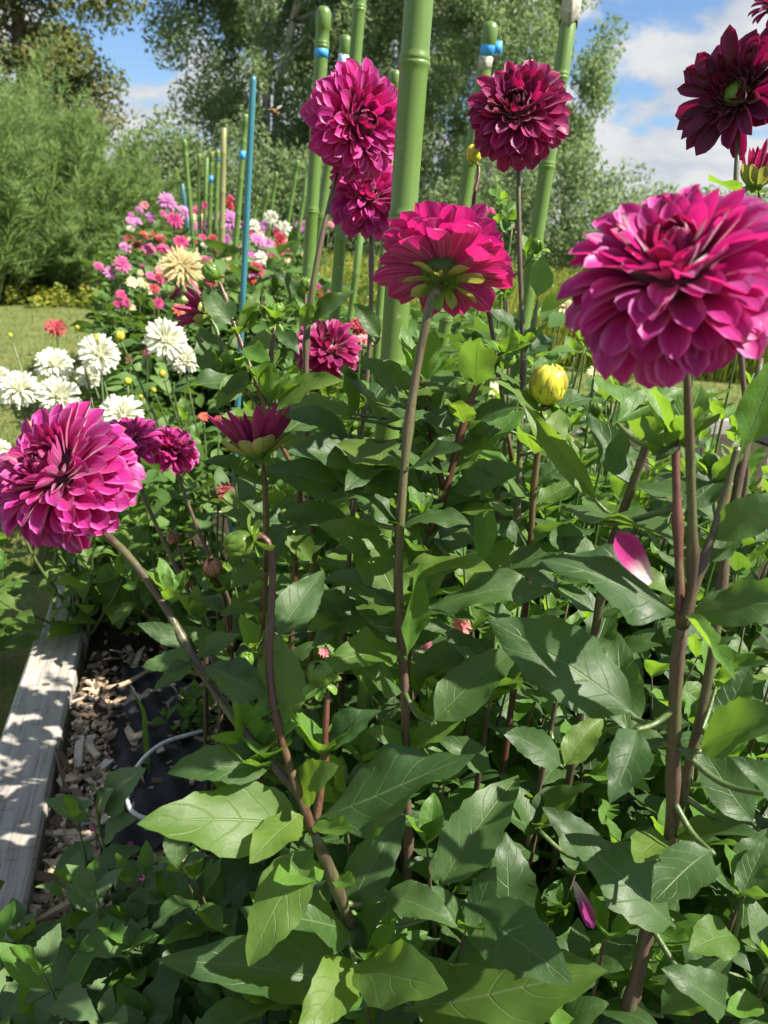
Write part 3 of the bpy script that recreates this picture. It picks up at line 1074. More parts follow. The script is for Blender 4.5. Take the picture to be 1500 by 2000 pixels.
# twig on the soil
tw = [on_z(205, 1345, SOIL_Z + .02), on_z(245, 1335, SOIL_Z + .03), on_z(290, 1310, SOIL_Z + .035), on_z(330, 1288, SOIL_Z + .03)]
v_, f_, u_ = tube(spline(tw, 5), [0.006] * 8 + [0.0045] * 8, 7)
o = mobj('dry_stick', mesh('dry_stick', v_, f_, M['chip'], True, u_), None, Matrix.Identity(4))
tag(o, 'dry pale stick lying on the soil above the black fabric', 'stick')

# one blade of grass
bp = spline([on_z(290, 1520, SOIL_Z), pix(284, 1440, 1.50), pix(281, 1395, 1.46), pix(268, 1365, 1.45), pix(250, 1345, 1.46)], 5)
vs, fs, uv = [], [], []
for i, p in enumerate(bp):
    t = i / (len(bp) - 1)
    w = 0.0055 * (1 - t) ** 0.6 + 0.0004
    for s in (-1, 0, 1):
        vs.append(p + rt * (s * w) + fw * (0.0018 * (s == 0)))
        uv.append((t, (s + 1) / 2))
for i in range(len(bp) - 1):
    for j in (0, 1):
        a = i * 3 + j
        fs.append((a, a + 1, a + 4, a + 3))
o = mobj('grass_blade', mesh('grass_blade', vs, fs, M['leaf_young'], True, uv), None, Matrix.Identity(4))
tag(o, 'single tall bright green grass blade rising from the black fabric', 'grass')

# lawn blades (nobody could count them)
def blades(name, n, area, h, w, mt, zf=lambda x, y: 0.0, lean=0.5):
    xy = area(n)
    n = len(xy)
    a = rng.uniform(0, 2 * np.pi, n)
    hh = h * rng.uniform(0.5, 1.2, n)
    lx, ly = rng.normal(0, lean, n) * hh, rng.normal(0, lean, n) * hh
    z = np.array([zf(x, y) for x, y in xy])
    dx, dy = np.cos(a) * w, np.sin(a) * w
    b = np.column_stack([xy[:, 0], xy[:, 1], z])
    vsn = np.empty((n, 3, 3))
    vsn[:, 0] = b + np.column_stack([dx, dy, np.zeros(n)])
    vsn[:, 1] = b - np.column_stack([dx, dy, np.zeros(n)])
    vsn[:, 2] = b + np.column_stack([lx, ly, hh])
    return tri_mesh(name, vsn.reshape(-1, 3), 3, mt)


def tri_mesh(name, verts, k, mt):
    n = len(verts) // k
    me = bpy.data.meshes.new(name)
    me.vertices.add(len(verts))
    me.vertices.foreach_set('co', np.ascontiguousarray(verts, dtype=np.float32).ravel())
    me.loops.add(n * k)
    me.loops.foreach_set('vertex_index', np.arange(n * k, dtype=np.int32))
    me.polygons.add(n)
    me.polygons.foreach_set('loop_start', np.arange(0, n * k, k, dtype=np.int32))
    me.materials.append(mt)
    me.update()
    me.validate()
    return me


def lawn_area(n):
    out = []
    pts = rng.uniform(0, 1, (n * 3, 2))
    for a, b in pts:
        y = 2.6 + 9.5 * b ** 1.5
        x = -0.62 * y + 1.25 * y * a
        t = (V((x, y, 0)) - PL_R).dot(SIDE)
        if -0.17 < t < 2.65:
            continue
        out.append((x, y))
        if len(out) >= n:
            break
    return np.array(out)


o = mobj('lawn_grass', blades('lawn_grass', 46000, lawn_area, 0.045, 0.0035, M['grass']), None, Matrix.Identity(4))
o['kind'] = 'stuff'


# ------------------------------------------------------------------ trees and shrubs
def leaf_cloud(centers, radii, counts, size, droop=0.0, flat=1.0, k=4):
    out = []
    for c, rad, n in zip(centers, radii, counts):
        d = rng.normal(0, 1, (n, 3))
        d /= np.linalg.norm(d, axis=1)[:, None] + 1e-9
        rr = rng.uniform(0, 1, n) ** 0.45
        p = np.array(c) + d * rr[:, None] * np.array(rad)
        ax = rng.normal(0, 1, (n, 3))
        ax[:, 2] = ax[:, 2] * flat - droop
        ax /= np.linalg.norm(ax, axis=1)[:, None] + 1e-9
        b = np.cross(ax, rng.normal(0, 1, (n, 3)))
        b /= np.linalg.norm(b, axis=1)[:, None] + 1e-9
        s = size * rng.uniform(0.6, 1.35, n)[:, None]
        q = np.empty((n, 4, 3))
        q[:, 0] = p - ax * s
        q[:, 1] = p + b * s * 0.48
        q[:, 2] = p + ax * s
        q[:, 3] = p - b * s * 0.48
        out.append(q.reshape(-1, 3))
    return np.concatenate(out)


def tree(name, label, base, height, crown_c, crown_r, nclump, leaves, size, mt, bark, trunk_r=0.16, droop=0.0, seed=0, group=None, hollow=0.55, clump=0.14, multi=1, low=-1.0):
    r = random.Random(seed)
    t = thing(name, label, 'tree', base, group)
    mbt = MB()
    cents, rads = [], []
    tops = []
    for m in range(multi):
        off = V((r.uniform(-1, 1), r.uniform(-0.4, 0.4), 0)) * (crown_r[0] * 0.28 if multi > 1 else 0)
        tp = [base + off, base + off + V((r.uniform(-.2, .2), r.uniform(-.2, .2), height * 0.33)), base + off * 1.5 + V((r.uniform(-.4, .4), 0, height * 0.66)), base + off * 1.7 + V((0, 0, height * 0.97))]
        P = spline(tp, 5)
        v_, f_, u_ = tube(P, [trunk_r * (1 - 0.9 * i / (len(P) - 1)) for i in range(len(P))], 9)
        mbt.add(v_, f_, u_)
        tops.append(P)
    for i in range(nclump):
        while True:
            q = V((r.uniform(-1, 1), r.uniform(-1, 1), r.uniform(low, 1)))
            if q.length < 1 and (q.length > hollow or r.random() < 0.25):
                break
        # wider in the lower half, uneven
        c = V((crown_c.x + q.x * crown_r[0], crown_c.y + q.y * crown_r[1], crown_c.z + q.z * crown_r[2]))
        k = r.uniform(0.7, 1.4) * clump
        cents.append(c)
        rads.append((crown_r[0] * k, crown_r[1] * k, crown_r[0] * k * (1.25 if droop else 0.75)))
        if i % 3 == 0:
            if i % 2:
                continue
            P = min(tops, key=lambda L: (L[len(L) // 2] - c).length)
            s = min(P, key=lambda p: abs(p.z - (c.z - 0.25 * (c - p).length)))
            mid = s.lerp(c, 0.5) + V((0, 0, 0.12 * (c - s).length))
            v_, f_, u_ = tube(spline([s, mid, c], 4), [trunk_r * 0.28 * (1 - 0.8 * j / 8) for j in range(9)], 5)
            mbt.add(v_, f_, u_)
    mobj('trunk', mbt.mesh('trunk', bark, True, base), t, Matrix.Translation(base))
    cnt = [max(20, int(leaves / nclump * r.uniform(0.6, 1.4))) for _ in cents]
    verts = leaf_cloud([c - base for c in cents], rads, cnt, size, droop)
    mobj('crown', tri_mesh('crown', verts, 4, mt), t, Matrix.Translation(base))
    return t


def gpos(x, D, z=0.0):
    """ground point seen in pixel column x (at the horizon) at distance D"""
    q = pix(x, 453 + 118 * (x - 750) / 1500, 1) - CAM_POS
    q.z = 0
    q.normalize()
    p = q * D
    return V((p.x, p.y, z))


b = gpos(60, 19)
tree('maple_tree', 'dark leafy tree with browning leaves behind the feathery shrubs', b, 9.5, b + V((-1.0, 0, 5.4)), (3.0, 3.0, 4.2), 230, 120000, 0.062, M['maple_leaf'], M['bark'], 0.2, 0.0, 1, hollow=0.35, clump=0.19)
b = gpos(490, 21)
tree('birch_tree', 'broad tall birch with dense green crown behind the flower rows', b, 12.5, b + V((1.0, 0, 6.6)), (3.0, 3.2, 6.3), 270, 135000, 0.054, M['birch_leaf'], M['birch_bark'], 0.15, 0.35, 2, 'birches behind the garden', hollow=0.5, clump=0.15, multi=3)
b = gpos(800, 24.5)
tree('birch_tree', 'tall birch standing between two other birches', b, 14, b + V((0, 0, 7.2)), (3.8, 3.2, 7.4), 270, 135000, 0.056, M['birch_leaf'], M['birch_bark'], 0.15, 0.45, 3, 'birches behind the garden', hollow=0.5, clump=0.15, multi=2)
b = gpos(945, 20)
tree('birch_tree', 'weeping birch beside the open cloudy sky', b, 11.5, b + V((-0.1, 0, 6.2)), (2.6, 2.6, 6.2), 230, 105000, 0.050, M['birch_leaf'], M['birch_bark'], 0.12, 0.8, 4, 'birches behind the garden', hollow=0.5, clump=0.15, multi=2)
b = gpos(1070, 16)
tree('willow_tree', 'low rounded grey-green tree at the foot of the weeping birch', b, 2.8, b + V((0, 0, 1.45)), (1.75, 1.6, 1.65), 80, 30000, 0.042, M['birch_leaf'], M['bark'], 0.07, 0.4, 5, hollow=0.4, clump=0.2)
b = gpos(1290, 34)
tree('maple_tree', 'small far tree rising just above the huge magenta bloom', b, 4.0, b + V((0, 0, 2.2)), (2.6, 1.8, 1.9), 40, 7000, 0.10, M['birch_leaf'], M['bark'], 0.1, 0.0, 6, hollow=0.3, clump=0.22)
b = gpos(1480, 36)
tree('maple_tree', 'far tree low on the horizon by the picture of clouds'.replace(' by the picture of clouds', ' under the dark bloom'), b, 3.6, b + V((0, 0, 2.0)), (3.2, 1.8, 1.7), 40, 7000, 0.10, M['birch_leaf'], M['bark'], 0.1, 0.0, 7, hollow=0.3, clump=0.22)
for i, (x, D, h, w, lab) in enumerate(((330, 16.5, 2.6, 1.5, 'dark shrub behind the lilac dahlias under the birch'), (440, 17.0, 2.8, 1.7, 'dark shrub behind the tan-topped stake under the birch'),
                                       (570, 17.2, 2.7, 1.7, 'dark shrub behind the turquoise stake under the birch'), (700, 18, 2.6, 1.8, 'dark shrub behind the twin blooms under the birches'),
                                       (850, 17.5, 2.3, 1.7, 'dark shrub behind the thick stake under the birches'), (960, 17.8, 2.0, 1.5, 'dark shrub behind the burgundy bloom under the birches'))):
    b = gpos(x, D)
    tree('shrub', lab, b, h * 0.9, b + V((0, 0, h * 0.5)), (w, 1.3, h * 0.55), 56, 16000, 0.05, M['birch_leaf'], M['bark'], 0.06, 0.2, 20 + i, 'understory shrubs under the birches', hollow=0.4, clump=0.22)


def feather_shrub(label, base, h, w, n, seed, group):
    r = random.Random(seed)
    t = thing('feathery_shrub', label, 'shrub', base, group)
    stems, vs = MB(), []
    for i in range(n):
        a = r.uniform(0, 6.28)
        k = math.sqrt(r.random())
        top = V((math.cos(a) * w * k, math.sin(a) * w * 0.7 * k, h * r.uniform(0.5, 1.18) * (1 - 0.35 * k)))
        bs = V((top.x * 0.25, top.y * 0.25, 0))
        P = spline([bs, bs.lerp(top, 0.5) + V((0, 0, 0.15)), top], 5)
        v_, f_, u_ = tube(P, [0.014 * (1 - 0.85 * j / (len(P) - 1)) for j in range(len(P))], 4, False)
        stems.add(v_, f_, u_)
        m = 420
        tt = rng.uniform(0.22, 1.03, m)
        idx = np.clip((tt * (len(P) - 1)).astype(int), 0, len(P) - 2)
        fr = (tt * (len(P) - 1) - idx)[:, None]
        PA = np.array([tuple(p) for p in P])
        p = PA[idx] * (1 - fr) + PA[idx + 1] * fr
        d = rng.normal(0, 1, (m, 3))
        d[:, 2] = np.abs(d[:, 2]) * 0.9 + 0.35
        d /= np.linalg.norm(d, axis=1)[:, None]
        L = (0.22 * h / 3 * (1.25 - tt) + 0.05)[:, None] * rng.uniform(0.5, 1.3, m)[:, None]
        b2 = np.cross(d, rng.normal(0, 1, (m, 3)))
        b2 /= np.linalg.norm(b2, axis=1)[:, None]
        st = p + d * L * rng.uniform(0, 0.9, m)[:, None]
        q = np.empty((m, 4, 3))
        q[:, 0] = st - d * L * 0.3
        q[:, 1] = st + b2 * 0.0065 + d * L * 0.2
        q[:, 2] = st + d * L * 0.9
        q[:, 3] = st - b2 * 0.0065 + d * L * 0.2
        vs.append(q.reshape(-1, 3))
    mobj('stems', stems.mesh('stems', M['stem_green'], True), t, Matrix.Translation(base))
    mobj('foliage', tri_mesh('foliage', np.concatenate(vs), 4, M['feather_leaf']), t, Matrix.Translation(base))


for i, (x, D, h, w, lab) in enumerate(((30, 12.6, 3.1, 1.5, 'tallest feathery green shrub under the dark browning tree'), (-60, 12.0, 2.9, 1.4, 'feathery shrub farthest from the flower row on the bank'), (130, 12.9, 2.5, 1.4, 'rounded feathery shrub between the tallest one and the flower row'),
                                       (220, 13.2, 2.0, 1.1, 'feathery shrub sloping down toward the lilac dahlias'), (95, 12.5, 1.35, 1.2, 'low feathery shrub in front of the tallest one'), (290, 13.6, 1.5, 1.0, 'smallest feathery shrub behind the lilac dahlias'))):
    b = gpos(x, D)
    b.z = bank_z(b.x, b.y)
    feather_shrub(lab, b, h, w, 120 if h > 1.5 else 90, 50 + i, 'feathery shrubs on the bank')

# low weeds at the foot of the bank
for i, x in enumerate((70, 120, 165, 210, 255)):
    b = gpos(x, 11.9 + 0.25 * (i % 3))
    b.z = bank_z(b.x, b.y)
    t = thing('weed_clump', 'low bright weed clump at the foot of the mulch bank', 'weed', b, 'weeds at the foot of the bank')
    cs = [V((random.uniform(-.45, .45), random.uniform(-.3, .3), random.uniform(.02, .25))) for _ in range(14)]
    o = mobj('foliage', tri_mesh('foliage', leaf_cloud(cs, [(random.uniform(.06, .2), 0.15, random.uniform(.05, .16)) for _ in range(14)], [60] * 14, 0.035, 0, 0.5), 4, M['meadow']), t, Matrix.Translation(b))
    o['kind'] = 'stuff'


# yellow-green meadow beyond the garden on the right
def meadow_area(n):
    y = rng.uniform(8.5, 15.5, n)
    x = y * rng.uniform(-0.10, 0.55, n)
    return np.column_stack([x, y])


o = mobj('meadow_plants', blades('meadow_plants', 32000, meadow_area, 0.85, 0.012, M['meadow'], lean=0.22), None, Matrix.Identity(4))
o['kind'] = 'stuff'
xy = meadow_area(700)
o = mobj('meadow_tops', tri_mesh('meadow_tops', leaf_cloud([(x, y, random.uniform(0.45, 0.9)) for x, y in xy], [(0.14, 0.14, 0.12)] * len(xy), [34] * len(xy), 0.03, 0), 4, M['meadow']), None, Matrix.Identity(4))
o['kind'] = 'stuff'


# ------------------------------------------------------------------ garden stakes
def stake(label, x0, y0, x1, y1, wpx, ref_y, dia=0.030, mt='stake', tape=None, top='cap', flag=False, group=None, worn=False, above=0.0, tape_h=1.0, faded=False):
    """x0,y0 top pixel; x1,y1 a lower pixel on the same stake"""
    d0 = dia * FPX / wpx
    A = pix(x0, y0, d0)
    q = pix(x1, y1, 1) - CAM_POS
    B = CAM_POS + q * (A.y / q.y)
    ax = (A - B).normalized()
    top_p = A + ax * above
    base = A + ax * ((0.1 - A.z) / ax.z)
    t = thing('garden_stake', label, 'stake', base, group)
    L = (top_p - base).length
    F = Matrix.Translation(base) @ frame(ax.orthogonal(), ax)
    R = dia / 2
    rr = random.Random(int(x0 * 7 + y0))
    prof = []
    z = 0.0
    nodes = []
    zn = rr.uniform(0.02, 0.1)
    while zn < L - 0.07:
        nodes.append(zn)
        zn += rr.uniform(0.15, 0.175)
    zs = [(0.0, 1.0)]
    if mt != 'stake_blue':
        for c in nodes:
            zs += [(c - 0.011, 1.0), (c - 0.006, 1.06), (c - 0.0035, 1.12), (c - 0.001, 1.12), (c, 1.045), (c + 0.0012, 1.10), (c + 0.0035, 1.10), (c + 0.006, 1.03), (c + 0.010, 1.0)]
    else:
        for c in nodes:
            zs += [(c - 0.004, 1.0), (c, 1.04), (c + 0.004, 1.0)]
    zs = [q for q in zs if q[0] < L - 0.05]
    if top == 'cap':
        zs += [(L - 0.045, 1.0), (L - 0.043, 1.10), (L - 0.014, 1.12), (L - 0.006, 0.95), (L - 0.001, 0.6), (L, 0.1)]
    elif top == 'round':
        zs += [(L - 0.01, 1.0), (L - 0.004, 0.85), (L, 0.2)]
    else:
        zs += [(L - 0.002, 1.0), (L, 0.85)]
    seg = 20 if wpx > 20 else 12
    vs, fs, uv = [], [], []
    for (zq, k) in zs:
        for s in range(seg):
            a = 2 * math.pi * s / seg
            vs.append((R * k * math.cos(a), R * k * math.sin(a), zq))
            uv.append((s / seg, zq / L))
    for i in range(len(zs) - 1):
        for s in range(seg):
            s2 = (s + 1) % seg
            fs.append((i * seg + s, i * seg + s2, (i + 1) * seg + s2, (i + 1) * seg + s))
    fs.append(tuple((len(zs) - 1) * seg + s for s in range(seg)))
    mobj('shaft', mesh('shaft', vs, fs, M[mt], True, uv), t, F)

    def band(name, zc, h, k, m, rag=0.0):
        v, f = [], []
        for j, zz_ in enumerate((zc - h / 2, zc + h / 2)):
            for s in range(seg):
                a = 2 * math.pi * s / seg
                v.append((R * k * math.cos(a), R * k * math.sin(a), zz_ + (rag * math.sin(a * 3 + j * 2) if rag else 0)))
        for s in range(seg):
            s2 = (s + 1) % seg
            f.append((s, s2, seg + s2, seg + s))
        o = mobj(name, mesh(name, v, f, m), t, F)
        sol = o.modifiers.new('thick', 'SOLIDIFY')
        sol.thickness = R * 0.05
        return o

    if tape is not None:
        zc = L - above - (A - (CAM_POS + (pix(x0 + (x1 - x0) * (tape - y0) / (y1 - y0), tape, 1) - CAM_POS) * (A.y / (pix(x0 + (x1 - x0) * (tape - y0) / (y1 - y0), tape, 1) - CAM_POS).y))).length
        band('tape', zc, 0.022 * tape_h, 1.025, M['tape_faded' if faded else 'tape'], 0.001)
        if flag:
            v = [(R * 0.9, 0, -0.011), (R * 0.9 + 0.018, 0.004, -0.010), (R * 0.9 + 0.018, 0.004, 0.012), (R * 0.9, 0, 0.013), (R * 1.7, 0.003, -0.012), (R * 1.7, 0.003, 0.012)]
            FF = Matrix.Translation(base + ax * zc) @ frame(rt, ax)
            o = mobj('tape_tail', mesh('tape_tail', v, [(0, 4, 5, 3), (4, 1, 2, 5)], M['tape']), t, FF)
            o.modifiers.new('thick', 'SOLIDIFY').thickness = 0.0008
            band('worn_patch', zc - 0.030, 0.028, 1.012, M['worn'], 0.003)
    if worn:
        band('worn_patch', L - above - 0.012, 0.055, 1.16, M['worn'], 0.006)
    return t


stake('thick green bamboo-look stake rising behind the back-turned dahlia', 818, 0, 768, 690, 58, 300, 0.030, above=0.35)
stake('green capped stake with narrow blue tape band behind the twin blooms', 633, 12, 603, 520, 27, 0, 0.030, tape=103)
stake('short green capped stake with wide faded blue tape above the bloom', 677, 68, 617, 500, 21, 0, 0.027, tape=120, tape_h=2.0, faded=True)
stake('tall green stake passing behind the twin magenta blooms', 703, 0, 655, 590, 25, 0, 0.028, above=0.25)
stake('green capped stake half hidden behind the thickest stake', 773, 136, 760, 330, 18, 0, 0.028)
stake('green capped stake with blue tape flag beside burgundy bloom', 960, 42, 903, 415, 28, 0, 0.030, tape=92, flag=True, tape_h=1.7)
stake('leaning green stake with worn grey top behind burgundy bloom', 1117, 0, 1040, 510, 32, 0, 0.030, top='flat', worn=True, above=0.02)
stake('thin turquoise metal stake in front of the pink dahlia row', 495, 147, 464, 800, 13, 0, 0.013, 'stake_blue', top='round')
GR = 'green stakes in the far dahlia row'
far_stakes = [(360, 272, 380, 500, 9, None, 'cap', 'stake'), (389, 300, 390, 500, 8, None, 'cap', 'stake'), (404, 308, 397, 500, 8, None, 'flat', 'stake'),
              (414, 296, 408, 500, 9, 350, 'cap', 'stake'), (426, 293, 421, 450, 9, 308, 'cap', 'stake'), (437, 250, 433, 500, 11.5, None, 'flat', 'stake_tan'), (480, 222, 457, 520, 11.5, 303, 'cap', 'stake'),
              (540, 335, 530, 410, 7.5, None, 'cap', 'stake'), (582, 312, 560, 450, 8, None, 'cap', 'stake'), (523, 370, 505, 470, 6.5, None, 'cap', 'stake'), (503, 382, 495, 440, 6, None, 'cap', 'stake'),
              (600, 345, 580, 470, 9, None, 'flat', 'stake'), (705, 452, 692, 560, 14, None, 'flat', 'stake'), (356, 360, 370, 470, 6.5, None, 'flat', 'stake_blue')]
for (x0, y0, x1, y1, w, tp, tt, mt) in far_stakes:
    lab = 'thin green stake standing among the far pink dahlias'
    if tp:
        lab = 'thin green stake with blue tape among far pink dahlias'
    if mt == 'stake_tan':
        lab = 'thin tan-topped stake standing among far pink dahlias'
    if mt == 'stake_blue':
        lab = 'slim far blue stake among lilac dahlias'
    stake(lab, x0, y0, x1, y1, w, 0, 0.026, mt, tape=tp, top=tt, group=GR, tape_h=1.6)


# ------------------------------------------------------------------ far flower bed
def far_head_mesh(color, spiky=False, n=44, seed=0, ball=False, spread=None):
    """a whole small bloom as one mesh facing +X, radius 1"""
    r = random.Random(seed)
    vs, fs, uv = [], [], []
    F = Matrix.Identity(3)
    tm = math.radians(spread or (125 if ball else 95))
    for i in range(n):
        f = (i + 0.5) / n
        th = math.acos(1 - f * (1 - math.cos(tm)))
        ph = i * 2.39996 + r.gauss(0, 0.15)
        d = rot_dir(F, max(0, th - 0.25), ph)
        L = (0.45 + 0.55 * min(1, f * 1.8)) * r.uniform(0.85, 1.08)
        w = (0.085 if spiky else 0.15) * (0.6 + 0.4 * f)
        b = d * 0.08
        x = V((1, 0, 0))
        z = x - d * x.dot(d)
        z = z.normalized() if z.length > 0.05 else V((0, 0, 1))
        y = z.cross(d)
        o = len(vs)
        for (t, ww, lift) in ((0, 0.4, 0), (0.55, 1.0, 0.05), (0.85, 0.8, -0.06), (1.0, 0.06, -0.16)):
            for s in (-1, 0, 1):
                vs.append(b + d * (L * t) + y * (w * ww * s) + z * (lift + 0.06 * abs(s) * (ww)))
                uv.append((t, (s + 1) / 2))
        for q in range(3):
            for s in (0, 1):
                a = o + q * 3 + s
                fs.append((a, a + 3, a + 4, a + 1))
    return mesh('flower_head', vs, fs, M['far_' + color], True, uv)


FARH = {}


def far_head(color, ball=False, spiky=False):
    k = (color, ball, spiky)
    if k not in FARH:
        FARH[k] = [far_head_mesh(color, spiky, 120 if spiky else 60, s, ball) for s in range(2)]
    return random.choice(FARH[k])


LEAFLET = [leaf_mesh('leaf', M['bed_leaf'], 300 + i, 0.15, 5, 0.26, 6, 2, 0.3, 0.7, 0.04, 0.75) for i in range(3)]


def foliage_mass(name, plant, base, w, h0, h1, n, L, mt=None, lo=None):
    """joined leaves of one far plant"""
    vs, fs, uv = [], [], []
    r = random.Random(int(base.x * 1000) + n)
    for i in range(n):
        a = r.uniform(0, 6.28)
        k = math.sqrt(r.random()) * w
        z = r.uniform(h0, h1)
        k *= 1.0 - 0.35 * (z - h0) / max(0.01, h1 - h0)
        p = V((math.cos(a) * k, math.sin(a) * k, z))
        if lo is not None:
            qx, qy, _ = proj(base + p)
            if qy < lo(qx) or qx < (240 - (qy - 400) * 0.5 if qy < 520 else 185):
                continue
        d = V((math.cos(a + r.gauss(0, 0.7)), math.sin(a + r.gauss(0, 0.7)), r.gauss(0.15, 0.35)))
        ll = L * r.uniform(0.6, 1.25)
        MM = Matrix.Translation(p) @ frame(d, V((r.gauss(0, 0.4), r.gauss(0, 0.4), 1))) @ Matrix.Diagonal((ll, ll, ll, 1))
        me = LEAFLET[i % 3]
        o = len(vs)
        vs += [MM @ v.co for v in me.vertices]
        fs += [tuple(o + q for q in pl_.vertices) for pl_ in me.polygons]
    o = mobj(name, mesh(name, vs, fs, mt or M['bed_leaf']), plant, Matrix.Translation(base))
    o['kind'] = 'stuff'
    return o


def far_plant(label, cat_color, heads, bx=None, group=None, leaves=170, soil=SOIL_Z, w=0.3, L=0.10, hmax=None, thin=False):
    """heads: (px, py, diameter px, colour, depth, ball, spiky)"""
    P = [pix(h[0], h[1], h[4]) for h in heads]
    c = V((sum(p.x for p in P) / len(P), sum(p.y for p in P) / len(P), soil))
    t = thing('dahlia_plant', label, 'dahlia', c, group)
    ztop = max(p.z for p in P)
    for h, p in zip(heads, P):
        R = h[2] / 2 / FPX * h[4]
        toc = (CAM_POS - p).normalized()
        ax = (toc * 0.8 + V((0.35, 0, 0.55)) + V((random.gauss(0, .3), random.gauss(0, .3), random.gauss(0, .2)))).normalized()
        mobj('flower_head', far_head(h[3], len(h) > 5 and h[5], len(h) > 6 and h[6]), t, Matrix.Translation(p) @ frame(ax, V((0, 0, 1))) @ Matrix.Diagonal((R * 0.95, R, R, 1)))
        q = c.lerp(p, 0.35)
        q.z = soil + (p.z - soil) * 0.45
        stem(t, [c + V((random.uniform(-.05, .05), random.uniform(-.05, .05), -0.02)), q, p - ax * (R * 0.25)], 0.006, 0.0028, 'stem_green', nodes=False, seg=5, record=False)
    foliage_mass('foliage', t, c, w, 0.08, hmax if hmax else max(0.25, (ztop - soil) * 0.86), leaves, L, lo=lambda x: 395 if x < 600 else 520)
    return t


FB = 'dahlias flowering in the far row'
far_list = [
    ('lilac dahlia plant below the far stakes', [(325, 397, 40, 'lilac', 4.6), (358, 415, 28, 'lilac', 4.7), (293, 427, 24, 'lilac', 4.6)]),
    ('hot pink dahlia plant beneath the lilac blooms', [(340, 433, 36, 'hotpink', 4.3), (318, 418, 15, 'pink', 4.4), (352, 475, 30, 'hotpink', 4.2)]),
    ('pale lilac dahlia plant at the left end of the far row', [(282, 402, 18, 'rose', 5.2), (254, 432, 18, 'lilac', 5.0), (255, 448, 18, 'white', 5.0), (256, 420, 12, 'purple', 5.0)]),
    ('big lilac dahlia plant between the green stakes', [(447, 434, 46, 'lilac', 4.4), (410, 440, 30, 'lilac', 4.5), (400, 402, 14, 'hotpink', 4.5), (428, 425, 22, 'lilac', 4.6)]),
    ('dark red dahlia plant behind the tan-topped stake', [(446, 400, 26, 'red', 4.9), (450, 387, 15, 'hotpink', 4.9)]),
    ('red and pink dahlia plant left of the yellow bloom', [(320, 491, 32, 'hotpink', 3.6), (290, 489, 28, 'pink', 3.7), (360, 493, 16, 'pink', 3.7)]),
    ('pink and white dahlia plant at the lawn edge', [(237, 518, 36, 'pink', 3.4), (192, 522, 22, 'pink', 3.4), (213, 534, 26, 'lilac', 3.4)]),
    ('small hot pink dahlia plant at the lawn edge', [(236, 577, 22, 'hotpink', 3.0), (230, 595, 20, 'hotpink', 3.0), (246, 592, 20, 'hotpink', 3.0)]),
    ('small red dahlia plant below the yellow bloom', [(309, 543, 20, 'red', 3.0), (300, 565, 24, 'coral', 3.0), (308, 593, 25, 'hotpink', 2.9)]),
    ('coral dahlia plant beside the half-open dark bloom', [(347, 608, 30, 'coral', 2.7), (362, 585, 14, 'yellow', 2.8)]),
    ('large spiky pale yellow dahlia plant in the far row', [(355, 527, 84, 'yellow', 3.3, False, True), (322, 520, 34, 'cream', 3.4, False, True), (395, 515, 40, 'rose', 3.5, False, True)]),
    ('white ball dahlia plant right of the turquoise stake', [(530, 426, 30, 'white', 4.0, True), (496, 441, 26, 'white', 4.1, True), (553, 447, 34, 'white', 4.2, True)]),
    ('white and lilac dahlia plant behind the turquoise stake', [(511, 505, 32, 'white', 3.4, True), (503, 472, 34, 'lilac', 3.6), (490, 500, 22, 'purple', 3.6), (520, 478, 30, 'lilac', 3.7)]),
    ('red and cream dahlia plant beside the capped stake', [(545, 470, 34, 'red', 3.4), (570, 478, 30, 'cream', 3.5), (560, 500, 26, 'coral', 3.5), (540, 455, 22, 'darkred', 3.5)]),
    ('bright red dahlia plant right of the turquoise stake', [(500, 528, 34, 'red', 3.0), (516, 530, 18, 'hotpink', 3.1), (493, 548, 18, 'red', 3.0)]),
    ('mixed red dahlia plant behind the turquoise stake', [(415, 470, 24, 'red', 4.0), (430, 490, 22, 'coral', 4.1), (395, 465, 16, 'hotpink', 4.2), (440, 468, 22, 'purple', 4.2)]),
    ('cream dahlia plant in the far row with small blooms', [(450, 505, 24, 'cream', 3.8), (440, 520, 26, 'rose', 3.8), (400, 480, 16, 'white', 4.0)]),
    ('dark red dahlia plant low among the green leaves', [(288, 690, 20, 'darkred', 2.3), (252, 702, 14, 'darkred', 2.3)]),
    ('deep red dahlia plant beneath the half-open bloom', [(441, 960, 40, 'darkred', 1.55, True), (398, 815, 20, 'coral', 1.8), (428, 822, 22, 'red', 1.8)]),
    ('coral red dahlia drooping over the lawn', [(110, 643, 42, 'coral', 2.15)]),
    ('red and yellow dahlia plant behind the thick stake', [(705, 640, 44, 'red', 1.75), (712, 668, 36, 'rose', 1.7)]),
    ('yellow-cream dahlia plant left of the huge bloom', [(1100, 600, 48, 'cream', 2.3), (1085, 622, 30, 'yellow', 2.3), (1140, 640, 26, 'cream', 2.4)]),
    ('cream dahlia plant behind the yellow bud', [(965, 768, 46, 'cream', 1.9), (862, 712, 34, 'cream', 2.0), (975, 655, 28, 'yellow', 2.2)]),
    ('cream dahlia plant low behind the stems', [(1160, 730, 30, 'cream', 2.5), (1180, 690, 20, 'yellow', 2.6), (1150, 830, 26, 'cream', 2.2)]),
    ('magenta dahlia plant with small bloom behind the back-turned dahlia', [(950, 428, 46, 'hotpink', 1.5), (1000, 445, 14, 'pink', 1.5)]),
    ('pale mixed dahlia plant right of the capped stake', [(600, 500, 22, 'cream', 3.2), (620, 470, 18, 'pink', 3.3), (645, 440, 16, 'rose', 3.4), (585, 560, 22, 'red', 3.0)]),
]
for lab, hs in far_list:
    d = hs[0][4]
    far_plant(lab, '', hs, group=FB, leaves=150 if d > 2.6 else 110, w=0.30 if d > 2.6 else 0.2, L=0.095)

